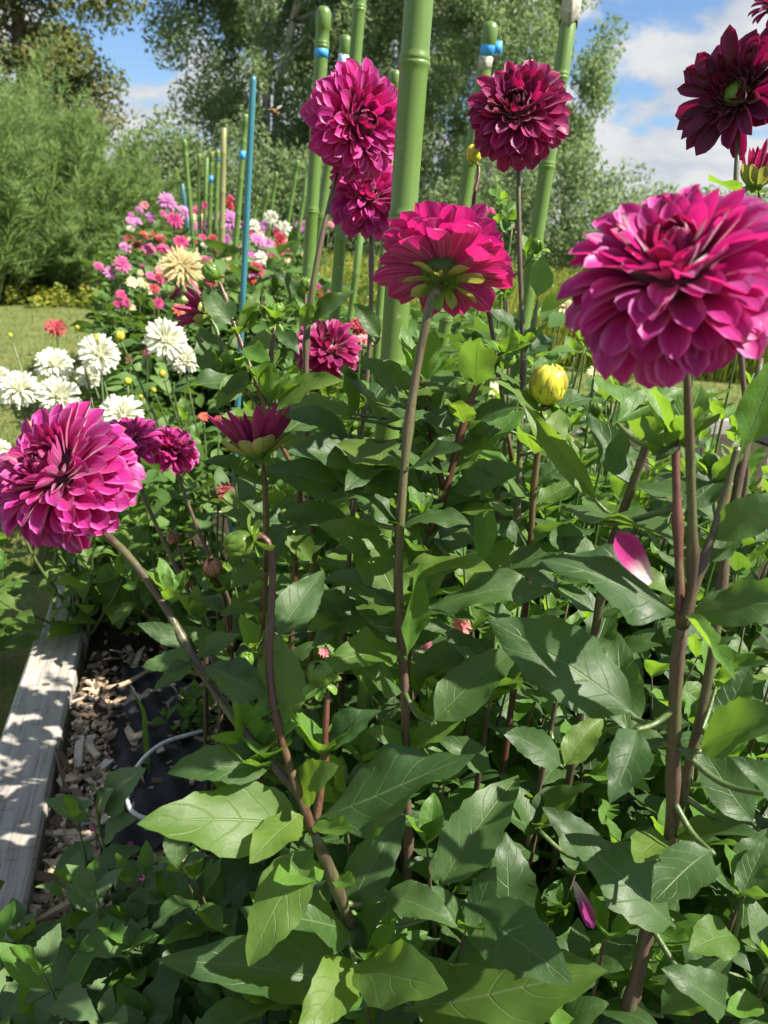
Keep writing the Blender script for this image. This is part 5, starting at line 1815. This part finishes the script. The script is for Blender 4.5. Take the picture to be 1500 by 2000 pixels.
# hero leaves: base pixel, tip pixel, depth base, depth tip, width factor, normal (up, to camera, right), kind
HL = [
    (1245, 1408, 955, 1215, .60, .62, 1.15, (.75, .65, -.1), 0), (1308, 1208, 1072, 1085, .55, .53, 1.2, (.7, .7, .0), 0), (1090, 985, 1358, 1087, .62, .56, .85, (.95, .25, 0), 0),
    (1378, 1222, 1590, 1165, .55, .50, 1.1, (.6, .8, 0), 0), (1440, 880, 1515, 690, .54, .53, 1.5, (.25, .85, .5), 1), (1385, 1065, 1580, 950, .55, .52, 1.0, (.5, .8, 0), 0),
    (1280, 1205, 1428, 1338, .55, .50, .65, (.8, .4, .3), 1), (1412, 1436, 1462, 1302, .60, .61, 1.15, (.4, .9, 0), 0), (1232, 1440, 1205, 1235, .61, .66, 1.0, (.5, .85, 0), 0),
    (1245, 1420, 1192, 1566, .57, .53, 1.15, (.6, .7, .1), 2), (845, 1420, 1012, 1265, .74, .76, 1.1, (.5, .8, 0), 0), (1168, 985, 1028, 788, .72, .71, .5, (.5, .6, -.5), 2),
    (868, 850, 886, 735, .78, .79, 1.2, (.4, .9, 0), 0), (895, 965, 1024, 925, .76, .74, 1.1, (.75, .6, 0), 0), (840, 968, 672, 893, .74, .76, 1.0, (.75, .6, 0), 0),
    (715, 995, 838, 1056, .74, .70, .8, (.9, .35, 0), 2), (778, 1175, 702, 1005, .75, .78, 1.15, (.5, .8, .1), 2), (985, 1115, 1142, 1045, .77, .76, 1.0, (.7, .7, 0), 0),
    (830, 1190, 1072, 1128, .74, .72, .8, (.9, .35, 0), 0), (790, 1290, 806, 1085, .73, .71, .75, (.2, .8, .5), 1), (940, 1110, 940, 962, .77, .78, .8, (.2, .95, .1), 1),
    (545, 1250, 628, 1108, .66, .70, 1.15, (.4, .9, 0), 0), (536, 1438, 540, 1240, .60, .63, 1.25, (.45, .85, 0), 2), (635, 1470, 742, 1385, .61, .60, 1.1, (.7, .65, 0), 2),
    (540, 1345, 398, 1300, .62, .60, 1.5, (.55, .8, 0), 0), (545, 1500, 322, 1500, .62, .59, .95, (.7, .7, 0), 0), (600, 1628, 270, 1610, .62, .57, .95, (.6, .75, 0), 2),
    (600, 1600, 488, 1682, .61, .56, 1.35, (.65, .7, 0), 2), (632, 1600, 932, 1488, .62, .59, 1.05, (.65, .7, 0), 0), (585, 1560, 652, 1495, .61, .58, 1.5, (.6, .75, 0), 2),
    (622, 1650, 487, 1882, .63, .60, 1.05, (.55, .8, -.1), 2), (705, 1810, 792, 1588, .68, .70, 1.0, (.5, .8, .2), 2), (688, 1882, 868, 1932, .66, .58, 1.2, (.65, .7, 0), 2),
    (700, 1870, 578, 2020, .68, .60, 1.1, (.6, .75, 0), 2), (790, 1965, 1188, 1908, .72, .66, 1.0, (.6, .75, 0), 2), (905, 1752, 1112, 1935, .70, .62, 1.25, (.6, .75, 0), 0),
    (800, 1945, 308, 1890, .74, .68, .6, (.6, .75, 0), 0), (1322, 1805, 1115, 1628, .66, .66, 1.25, (.6, .75, 0), 0), (1400, 1665, 1268, 1762, .60, .56, 1.4, (.7, .65, 0), 0),
    (860, 1745, 1014, 1498, .72, .76, .95, (.4, .85, .1), 2), (1010, 1850, 985, 1630, .78, .80, 1.3, (.5, .8, 0), 0), (745, 1750, 893, 1795, .68, .64, 1.1, (.6, .75, 0), 0),
    (1420, 1970, 1300, 1890, .62, .60, 1.2, (.6, .75, 0), 2), (1480, 1610, 1350, 1440, .62, .64, 1.15, (.5, .85, 0), 0), (1530, 1560, 1440, 1478, .54, .53, 1.1, (.6, .75, 0), 2),
    (1365, 1470, 1560, 1390, .60, .52, 1.1, (.6, .75, 0), 0), (1395, 1110, 1465, 1010, .56, .56, 1.0, (.5, .8, 0), 0), (1200, 830, 1340, 770, .60, .62, .9, (.7, .5, .2), 1),
    (1350, 870, 1280, 900, .56, .55, 1.2, (.5, .8, 0), 0), (1330, 1000, 1430, 910, .58, .60, 1.1, (.5, .8, 0), 0), (1180, 1130, 1040, 1105, .75, .73, 1.0, (.6, .7, 0), 0),
    (452, 650, 396, 562, .91, .90, 1.45, (.4, .85, .2), 2), (602, 645, 697, 563, .95, .93, .7, (.6, .7, .2), 2), (592, 585, 533, 522, .97, .95, .9, (.5, .8, 0), 2),
    (500, 742, 333, 752, .89, .86, .9, (.85, .45, 0), 0), (540, 790, 664, 735, .89, .87, .95, (.7, .6, 0), 2), (625, 850, 640, 800, .94, .94, 1.9, (.3, .8, .4), 1),
    (1050, 590, 1056, 500, .95, .95, 1.45, (.2, .8, .5), 1), (1020, 640, 952, 605, .95, .93, 1.2, (.6, .7, 0), 0), (745, 660, 690, 588, .98, .97, 1.1, (.5, .8, 0), 0),
    (470, 660, 512, 560, .90, .90, .8, (.3, .8, .4), 2), (470, 720, 420, 800, .90, .87, 1.0, (.5, .8, 0), 2), (540, 640, 585, 690, .90, .88, 1.1, (.6, .7, 0), 2),
    (465, 680, 530, 720, .90, .88, 1.2, (.6, .7, 0), 1), (1030, 780, 965, 735, .97, .95, 1.1, (.6, .7, 0), 0), (1030, 700, 1090, 650, .96, .97, 1.1, (.5, .8, 0), 2),
    (1430, 375, 1380, 362, .85, .80, 1.3, (.9, .1, 0), 1), (840, 830, 770, 860, .78, .74, 1.0, (.6, .7, 0), 1), (835, 850, 895, 770, .78, .76, .9, (.5, .7, .3), 0),
    (470, 1430, 560, 1370, .62, .60, .8, (.6, .7, 0), 1), (505, 1530, 470, 1440, .61, .60, .7, (.4, .8, .3), 1), (370, 1290, 278, 1300, .64, .62, 1.3, (.6, .75, 0), 0),
    (375, 1275, 270, 1215, .64, .63, 1.0, (.6, .75, 0), 0), (380, 1290, 300, 1345, .635, .60, .9, (.7, .6, 0), 0), (385, 1290, 470, 1235, .635, .65, 1.0, (.6, .75, 0), 0),
    (400, 1330, 500, 1310, .63, .60, 1.1, (.7, .6, 0), 0), (320, 1170, 330, 1110, .645, .645, 1.0, (.4, .8, .3), 2), (610, 1600, 700, 1640, .62, .58, 1.0, (.7, .6, 0), 1),
    (690, 1830, 560, 1790, .69, .63, 1.3, (.6, .75, 0), 0), (705, 1845, 760, 1760, .70, .68, .9, (.5, .8, .2), 2), (640, 1690, 520, 1740, .645, .60, 1.3, (.65, .7, 0), 1),
    (650, 1700, 700, 1740, .65, .62, 1.2, (.6, .7, 0), 1), (1310, 1640, 1240, 1680, .655, .60, 1.2, (.6, .7, 0), 2), (1320, 1630, 1500, 1620, .655, .60, .8, (.8, .5, 0), 0),
    (1315, 1450, 1180, 1420, .60, .63, 1.1, (.6, .7, 0), 0), (1180, 1690, 1060, 1580, .80, .80, 1.2, (.6, .7, 0), 0), (1100, 1500, 980, 1420, .80, .78, 1.1, (.6, .7, 0), 0),
    (1100, 1500, 1180, 1400, .80, .82, 1.1, (.6, .7, 0), 2), (960, 1500, 860, 1440, .82, .80, 1.1, (.6, .7, 0), 2), (1440, 1830, 1340, 1860, .70, .66, 1.2, (.6, .7, 0), 2),
    (1450, 1760, 1500, 1640, .70, .72, 1.1, (.6, .7, 0), 0), (1270, 1880, 1160, 1850, .78, .75, 1.1, (.6, .7, 0), 2), (1290, 1990, 1420, 1870, .70, .68, 1.1, (.6, .7, 0), 0),
    (900, 1620, 840, 1540, .84, .84, 1.1, (.6, .7, 0), 0), (800, 1480, 720, 1430, .80, .76, 1.1, (.6, .7, 0), 0), (795, 1480, 900, 1400, .80, .78, 1.1, (.6, .7, 0), 2),
    (785, 1330, 690, 1300, .78, .74, 1.1, (.6, .7, 0), 0), (610, 1100, 545, 1030, .98, .95, 1.1, (.6, .7, 0), 2), (605, 970, 690, 920, .98, .96, 1.1, (.6, .7, 0), 0),
    (600, 880, 530, 860, .97, .94, 1.1, (.6, .7, 0), 0), (1045, 960, 1110, 900, .78, .78, 1.0, (.6, .7, 0), 0), (1040, 1050, 960, 1010, .80, .78, 1.1, (.6, .7, 0), 0),
]
KM = {0: LEAF_FLAT, 1: LEAF_YOUNG, 2: LEAF_FLAT}
LEAF_MIDTONE = [leaf_mesh('leaf', M['leaf_bright'], 200 + i, 0.17, 8, random.uniform(0.22, 0.25), fold=random.uniform(0.12, 0.5), droop=random.uniform(0.2, 1.0), wave=random.uniform(0.03, 0.07), peak=random.uniform(0.66, 0.9), twist=random.uniform(-0.5, 0.5)) for i in range(8)]
KM[2] = LEAF_MIDTONE + LEAF_FLAT[:2]


def attach(p, maxd=0.5):
    best = min(STEM_PTS, key=lambda q: (q[0] - p).length)
    return best


for i, (bx, by, tx, ty, db, dt, wy, nn, kd) in enumerate(HL):
    B, T = pix(bx, by, db), pix(tx, ty, dt)
    sp, plant = attach(B)
    d = T - B
    L = d.length
    if (sp - B).length < 0.02:
        B = sp.copy()
        d = T - B
        L = d.length
    else:
        P = spline([sp, sp.lerp(B, 0.5) + V((0, 0, -0.15 * (sp - B).length)), B + d * 0.04], 4)
        v_, f_, u_ = tube(P, [0.0030 - 0.0012 * k / (len(P) - 1) for k in range(len(P))], 6)
        org = WM[plant].translation
        mobj('petiole', mesh('petiole', [v - org for v in v_], f_, M['stem_green'], True, u_), plant, Matrix.Translation(org))
    nrm = V((0, 0, 1)) * nn[0] + TOC(B) * nn[1] + rt * nn[2]
    leaf(plant, B, d, nrm, L * 1.02, random.choice(KM[kd]), wy * 0.86)


rp = random.Random(31)
last_on = {}
for (q, plant) in [x_ for x_ in STEM_PTS if x_[1] in (t1, t2, t3, t5, t8, t10, t11, t12, t13, t14, t15)]:
    x, y, d = proj(q)
    if d < 0.66 or not (430 < x < 1300) or y > 1300 or y < (880 if plant is t3 else 745):
        continue
    key = (plant.name, int(x / 60))
    if key in last_on and abs(last_on[key] - y) < 70:
        continue
    last_on[key] = y
    a = rp.uniform(0, 3.14)
    for sg in (0, 3.14159):
        dd_ = V((math.cos(a + sg), math.sin(a + sg) * 0.8, rp.uniform(0.0, 0.7))).normalized()
        leaf(plant, q, dd_, V((0, 0, 1)) - dd_ * 0.3 + TOC(q) * 0.3, rp.uniform(0.055, 0.10), rp.choice(LEAF_FLAT + KM[2] + LEAF_YOUNG[:2]), rp.uniform(0.8, 1.05))
# leaves that close round the thick stake
for i in range(34):
    x, y = rp.uniform(660, 830), rp.uniform(750, 1290)
    q = pix(x, y, rp.uniform(0.77, 0.83))
    sp, plant = attach(q)
    dd_ = V((rp.gauss(0, 1), rp.gauss(-0.3, 0.6), rp.uniform(-0.1, 0.8))).normalized()
    P = spline([sp, sp.lerp(q, 0.5) + V((0, 0, -0.01)), q + dd_ * 0.004], 4)
    v_, f_, u_ = tube(P, [0.0024 - 0.0009 * k / (len(P) - 1) for k in range(len(P))], 5)
    org = WM[plant].translation
    mobj('petiole', mesh('petiole', [v - org for v in v_], f_, M['stem_green'], True, u_), plant, Matrix.Translation(org))
    leaf(plant, q, dd_, V((0, 0, 0.8)) + TOC(q) * 0.6, rp.uniform(0.06, 0.10), rp.choice(LEAF_FLAT + KM[2]), rp.uniform(0.85, 1.1))


# young leaf rosettes at stem tips
def rosette(plant, p, n, L, axis=V((0, 0, 1)), meshes=None):
    for i in range(n):
        a = i * 2.4
        d = (axis * random.uniform(0.4, 1.1) + V((math.cos(a), math.sin(a), 0)) * random.uniform(0.5, 1)).normalized()
        leaf(plant, p + d * 0.001, d, axis, L * random.uniform(0.6, 1.15), random.choice(meshes or LEAF_YOUNG), random.uniform(1.0, 1.3))


for (pl_, x, y, d, n, L) in ((t11, 530, 790, .90, 6, .05), (t11, 465, 655, .90, 4, .045), (t11, 540, 630, .90, 5, .03), (t11, 440, 745, .93, 6, .045), (t14, 830, 745, .78, 5, .055), (t14, 985, 705, .73, 6, .035), (t8, 340, 1180, .65, 5, .04),
                             (t7, 500, 1500, .62, 6, .06), (t7, 632, 1480, .615, 5, .05), (t4, 1322, 870, .55, 5, .05), (t4, 1290, 900, .56, 5, .045), (t13, 1062, 800, .755, 6, .03), (t3, 828, 1010, .72, 5, .035),
                             (t12, 505, 1170, .9, 5, .035), (t8, 430, 1160, .985, 6, .035), (t8, 385, 1210, 1.05, 7, .05), (t1, 602, 640, .95, 4, .05), (t2, 1022, 690, .95, 5, .05), (t10, 655, 800, 1.22, 6, .06), (t7, 705, 1850, .72, 4, .06)):
    rosette(pl_, pix(x, y, d), n, L)


for (pl_, q) in EXTRA_TOPS:
    rosette(pl_, q, 5, 0.075, meshes=LEAF_YOUNG[:2] + LEAF_FLAT)

# filler plants: leafy stems behind and below the hero plants
FLOWER_ZONES = [(690, 232, 110, .93), (716, 388, 85, 1.02), (1012, 218, 110, .93), (865, 525, 140, .72), (1320, 550, 215, .5), (1440, 190, 110, .9), (128, 932, 145, .72), (252, 870, 60, 1.1),
                (334, 880, 60, 1.12), (640, 685, 75, 1.22), (385, 603, 60, .95), (496, 848, 85, .85), (1070, 756, 60, .78), (1480, 330, 60, .9)]


def hero_keep(dmin=0.62, top=None):
    def f(p):
        x, y, d = proj(p)
        if d < dmin or (y < 1300 and d < 0.80):
            return False
        lim = (600 if d > 0.95 else 690) if x > 600 else (760 if x > 420 else 1180)
        if x > 1000:
            lim = 560 if d > 1.0 else 640
        if d > 1.2:
            lim -= 70
        if x < 260 and y < 2100:
            return False
        if x < 440 and y < 1660:
            return False
        if x < 470 and 1280 < y < 1500:
            return False
        if y < lim:
            return False
        for (fx, fy, fr, fd) in FLOWER_ZONES:
            if d < fd and (x - fx) ** 2 + (y - fy) ** 2 < fr * fr:
                return False
        return True
    return f


rf = random.Random(5)
fill = []
for (x, y, d, h, w, n, L) in (
        (560, 1500, 0.98, 0.52, 0.16, 9, .104), (700, 1500, 0.98, 0.60, 0.18, 10, .108), (850, 1500, 1.0, 0.62, 0.2, 10, .108), (1000, 1500, 1.0, 0.64, 0.2, 10, .108), (1150, 1500, 1.0, 0.66, 0.2, 10, .108),
        (1300, 1500, 1.0, 0.68, 0.2, 10, .108), (1450, 1500, 0.98, 0.68, 0.2, 10, .108), (620, 1850, 0.86, 0.42, 0.15, 6, .11), (800, 1880, 0.86, 0.44, 0.18, 9, .104), (980, 1880, 0.88, 0.46, 0.18, 9, .104),
        (1160, 1880, 0.86, 0.48, 0.18, 9, .104), (1340, 1880, 0.84, 0.5, 0.18, 9, .104), (1500, 1850, 0.82, 0.52, 0.16, 8, .104),
        (600, 1200, 1.25, 0.66, 0.2, 10, .105), (760, 1200, 1.25, 0.72, 0.2, 10, .105), (900, 1150, 1.3, 0.76, 0.22, 10, .105), (1050, 1150, 1.3, 0.78, 0.22, 10, .105), (1200, 1150, 1.3, 0.78, 0.22, 10, .105),
        (1350, 1150, 1.3, 0.8, 0.22, 10, .105), (1500, 1150, 1.3, 0.8, 0.22, 10, .105), (480, 1150, 1.35, 0.62, 0.2, 9, .104), (640, 900, 1.65, 0.85, 0.24, 9, .104), (820, 900, 1.7, 0.86, 0.24, 9, .104),
        (1000, 900, 1.75, 0.86, 0.24, 8, .104), (1180, 900, 1.75, 0.80, 0.24, 7, .104), (1400, 900, 1.7, 0.84, 0.24, 8, .104), (520, 930, 1.7, 0.74, 0.22, 7, .115), (1080, 950, 1.25, 0.90, 0.16, 7, .10), (1180, 950, 1.3, 0.92, 0.16, 7, .10), (1280, 950, 1.3, 0.92, 0.16, 7, .10), (1400, 950, 1.3, 0.95, 0.16, 7, .10), (930, 950, 1.3, 0.90, 0.16, 7, .10), (680, 950, 1.3, 0.88, 0.16, 7, .10), (540, 950, 1.25, 0.84, 0.14, 7, .10), (1120, 950, 1.5, 0.74, 0.2, 7, .115), (1270, 950, 1.5, 0.74, 0.2, 7, .115), (1200, 1000, 1.4, 0.70, 0.2, 7, .115), (720, 1000, 1.45, 0.74, 0.2, 9, .104), (940, 1000, 1.45, 0.74, 0.2, 9, .104)):
    c = root(x, y, d)
    qx, qy, _ = proj(c + V((0, 0, h * 0.8)))
    t = thing('dahlia_plant', 'leafy dahlia plant without blooms ' + near(qx, qy), 'dahlia', c, 'leafy dahlia plants without open blooms')
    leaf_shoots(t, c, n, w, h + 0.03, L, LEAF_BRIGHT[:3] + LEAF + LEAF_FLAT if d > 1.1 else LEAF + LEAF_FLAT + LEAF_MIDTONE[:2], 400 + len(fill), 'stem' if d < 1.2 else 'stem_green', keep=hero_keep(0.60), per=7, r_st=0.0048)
    fill.append(t)

rb_ = random.Random(91)
for (x, y, d) in ((455, 700, .92), (500, 690, .93), (560, 735, 1.0), (700, 760, 1.05), (745, 745, .98), (820, 830, .86), (900, 760, .95), (1100, 830, .9), (1165, 800, 1.0), (1220, 930, .8), (1390, 905, .60),
                  (690, 830, 1.0), (560, 1010, .95), (640, 1000, 1.0), (960, 690, 1.1), (1180, 880, .95), (480, 1290, .75), (900, 1040, .9), (1060, 1100, .92), (1420, 1290, .66), (650, 790, 1.02), (1050, 480, 1.05), (985, 560, 1.1)):
    q = pix(x, y, d)
    cand = [c_ for c_ in STEM_PTS if c_[0].z < q.z - 0.05]
    sp, plant = min(cand, key=lambda c_: (c_[0] - q).length)
    ax_ = V((rb_.gauss(0, .35), rb_.gauss(0, .35), 1)).normalized()
    R_ = rb_.uniform(0.006, 0.0105)
    stem(plant, [sp, sp.lerp(q, 0.5) + V((0, 0, -0.012)), q - ax_ * R_ * 0.7], 0.0030, 0.0020, 'stem_green', nodes=False, seg=6, record=False)
    bud(plant, q, ax_, R_, 'green', int(x), 8, 5, 1.3)
    rosette(plant, sp.lerp(q, 0.7) + V((0, 0, -0.004)), 3, 0.045)

# small serrated plant with purple blooms in the lower left corner
def purple_keep(p):
    x, y, d = proj(p)
    if y < 1560 or d < 0.75 or x > 520:
        return False
    if y < 1800 and x < 130:
        return False
    if y < 1800 and x < 330 and (x * 7 + y * 3) % 10 < 5:
        return False
    if x > 330 and y < 1640:
        return False
    return True


PBLOOM = [far_head_mesh('purple', False, 9 + k, 50 + k, False, 48) for k in range(3)]
purple_plants = []
for i, (x, y, h, w, n) in enumerate(((230, 1900, 0.28, 0.10, 4), (90, 2020, 0.20, 0.12, 5), (330, 1990, 0.22, 0.13, 5), (420, 1940, 0.22, 0.12, 5), (250, 2110, 0.22, 0.15, 6), (420, 2110, 0.23, 0.15, 5))):
    c = on_z(x, y, SOIL_Z)
    t = thing('bedding_plant', 'low plant with toothed leaves and purple buds beside the plank' if i == 0 else ['', 'low toothed-leaf plant against the plank', 'low toothed-leaf plant on the black fabric', 'low toothed-leaf plant under the long bent-stem dahlia', 'low toothed-leaf plant in front of the purple buds', 'low toothed-leaf plant under the lowest dahlia leaf'][i], 'plant', c, None if i == 0 else 'low toothed-leaf plants at the bed edge')
    leaf_shoots(t, c, n, w, h, 0.105, LEAF_SMALL, 600 + i, 'stem_green', keep=purple_keep, per=4, r_st=0.004)
    purple_plants.append(t)
t = purple_plants[0]
cp = on_z(235, 1880, SOIL_Z)
tops = [(195, 1560, 1.17), (268, 1655, 1.16), (272, 1705, 1.15), (222, 1695, 1.16), (185, 1620, 1.17), (234, 1618, 1.17)]
stem(t, [cp, pix(215, 1700, 1.17), pix(192, 1600, 1.17), pix(193, 1555, 1.17)], 0.005, 0.003, 'stem_green')
for i, (x, y, d) in enumerate(tops):
    q = pix(x, y, d)
    if i:
        stem(t, [pix(215, 1700, 1.17), pix(215, 1700, 1.17).lerp(q, 0.5) + V((0, 0, -0.006)), q], 0.0022, 0.0015, 'stem_green', nodes=False, seg=5)
        mobj('flower_head', PBLOOM[i % 3], t, Matrix.Translation(q) @ frame(V((random.gauss(0.3, .4), random.gauss(-.5, .3), 0.5)), V((0, 0, 1))) @ Matrix.Diagonal(((0.019 if i < 4 else 0.008),) * 3 + (1,)))
for (bx, by, tx, ty) in ((190, 1600, 95, 1560), (195, 1600, 275, 1505), (192, 1640, 105, 1705), (200, 1640, 260, 1600), (205, 1690, 130, 1720), (195, 1560, 185, 1540), (215, 1700, 140, 1790), (215, 1720, 315, 1715), (195, 1590, 215, 1540), (215, 1740, 265, 1760)):
    B, T = pix(bx, by, 1.17), pix(tx, ty, 1.13)
    leaf(t, B, T - B, V((0, 0, .7)) + TOC(B) * 0.6, (T - B).length * 1.05, random.choice(LEAF_SMALL), 1.05)

# sprig entering at the left edge
q = on_z(-60, 1900, 0.0)
q = V((q.x, q.y, 0.0))
t = thing('bedding_plant', 'green sprig of narrow leaves growing outside the plank', 'plant', q)
e = pix(-40, 1760, 1.12)
stem(t, [q, q.lerp(e, 0.5) + V((-0.03, 0, 0)), e], 0.004, 0.002, 'stem_green')
for (tx, ty) in ((40, 1670), (32, 1700), (-10, 1650), (30, 1740)):
    T = pix(tx, ty, 1.08)
    leaf(t, e, T - e, V((0, 0, 1)) + TOC(e) * .4, (T - e).length, LEAF_YOUNG[1], 0.7)

# pink snapdragon-like blooms glimpsed between the leaves
q = root(840, 1300, 1.02)
t = thing('pink_flower_plant', 'small pink flowering plant glimpsed between the dahlia stems', 'plant', q)
for (x, y, d, R) in ((824, 1268, .93, .017), (902, 1222, .95, .013), (838, 1290, .93, .010), (876, 1292, .93, .010), (634, 1275, 1.0, .008)):
    p = pix(x, y, d)
    stem(t, [q, q.lerp(p, 0.5) + V((0.01, 0.02, 0)), p], 0.003, 0.0018, 'stem_green', nodes=False, seg=5)
    mobj('flower_head', far_head('rose'), t, Matrix.Translation(p) @ frame(TOC(p) + V((0, 0, .4)), V((0, 0, 1))) @ Matrix.Diagonal((R, R, R, 1)))

# yellowing seedling by the fabric
q = on_z(370, 1440, SOIL_Z)
t = thing('seedling', 'yellowing seedling growing beside the black fabric', 'plant', q)
leaf_shoots(t, q, 5, 0.06, 0.14, 0.05, LEAF_YOUNG, 77, 'stem_green', per=3, r_st=0.0025)

# fallen petals
FP = petal_mesh('fallen_petal', petal_material('dropped_petal', (0.72, 0.66, 0.56), (0.30, 0.010, 0.13), (0.40, 0.03, 0.22), (0.6, 0.02, 0.2), 0.25, None, 0.6), 0.22, 0.8, 0.2, 0.1, 0.7, seed=3)
FP2 = petal_mesh('fallen_petal', petal_material('faded_petal', (0.75, 0.72, 0.6), (0.34, 0.03, 0.2), (0.3, 0.03, 0.16), (0.5, 0.1, 0.3), 0.3, None, 0.6), 0.16, 1.2, 0.3, -0.4, 0.7, seed=4)
for (me, bx, by, tx, ty, d, lab) in ((FP, 1272, 1138, 1196, 1040, 0.535, 'fallen magenta petal resting on a broad leaf beside the forked stem'), (FP2, 1120, 1722, 1160, 1812, 0.70, 'curled white and purple fallen petal caught in the shaded leaves')):
    B, T = pix(bx, by, d), pix(tx, ty, d)
    d_ = T - B
    o = mobj('fallen_petal', me, None, Matrix.Translation(B) @ frame(d_, TOC(B) + V((0, 0, .3))) @ Matrix.Diagonal((d_.length, d_.length * 1.1, d_.length, 1)))
    tag(o, lab, 'petal')

# the bee in flight
p = pix(539, 219, 0.92)
t = thing('bee', 'small brown bee flying left of the stacked magenta blooms', 'bee', p)
F = Matrix.Translation(p) @ frame(rt * 0.5 + fw * 0.8, up)


def ell(name, c, rx, ry, rz, m):
    me = ellipsoid_mesh(name, m, 1.0, 10, 8)
    mobj(name, me, t, F @ Matrix.Translation(c) @ Matrix.Diagonal((rx, ry, rz, 1)))


ell('abdomen', (-0.0052, 0, -0.001), 0.0050, 0.0031, 0.0030, M['bee'])
for k in (-0.0035, -0.006, -0.0082):
    ell('stripe', (k, 0, -0.001), 0.0006, 0.0032, 0.0031, M['bee_dark'])
ell('thorax', (0.0012, 0, 0), 0.0028, 0.0030, 0.0029, M['bee'])
ell('head', (0.0048, 0, -0.0004), 0.0016, 0.0021, 0.0020, M['bee_dark'])
for s in (-1, 1):
    w = [(0, 0, 0.0022), (0.002, s * 0.005, 0.004), (0.0005, s * 0.0098, 0.0052), (-0.0028, s * 0.0098, 0.005), (-0.0038, s * 0.005, 0.0036)]
    o = mobj('wing', mesh('wing', w, [(0, 1, 2, 3, 4)], M['bee_wing'], False), t, F)
    for k in (-0.001, 0.001, 0.003):
        v_, f_, u_ = tube([V((k, s * 0.0018, -0.002)), V((k - 0.001, s * 0.0036, -0.0042)), V((k - 0.003, s * 0.0034, -0.0064))], 0.00028, 5)
        mobj('leg', mesh('leg', v_, f_, M['bee_dark'], True, u_), t, F)

# nothing is left as a bare root
for o in list(COL.objects):
    if o.type == 'EMPTY' and not o.children:
        bpy.data.objects.remove(o)
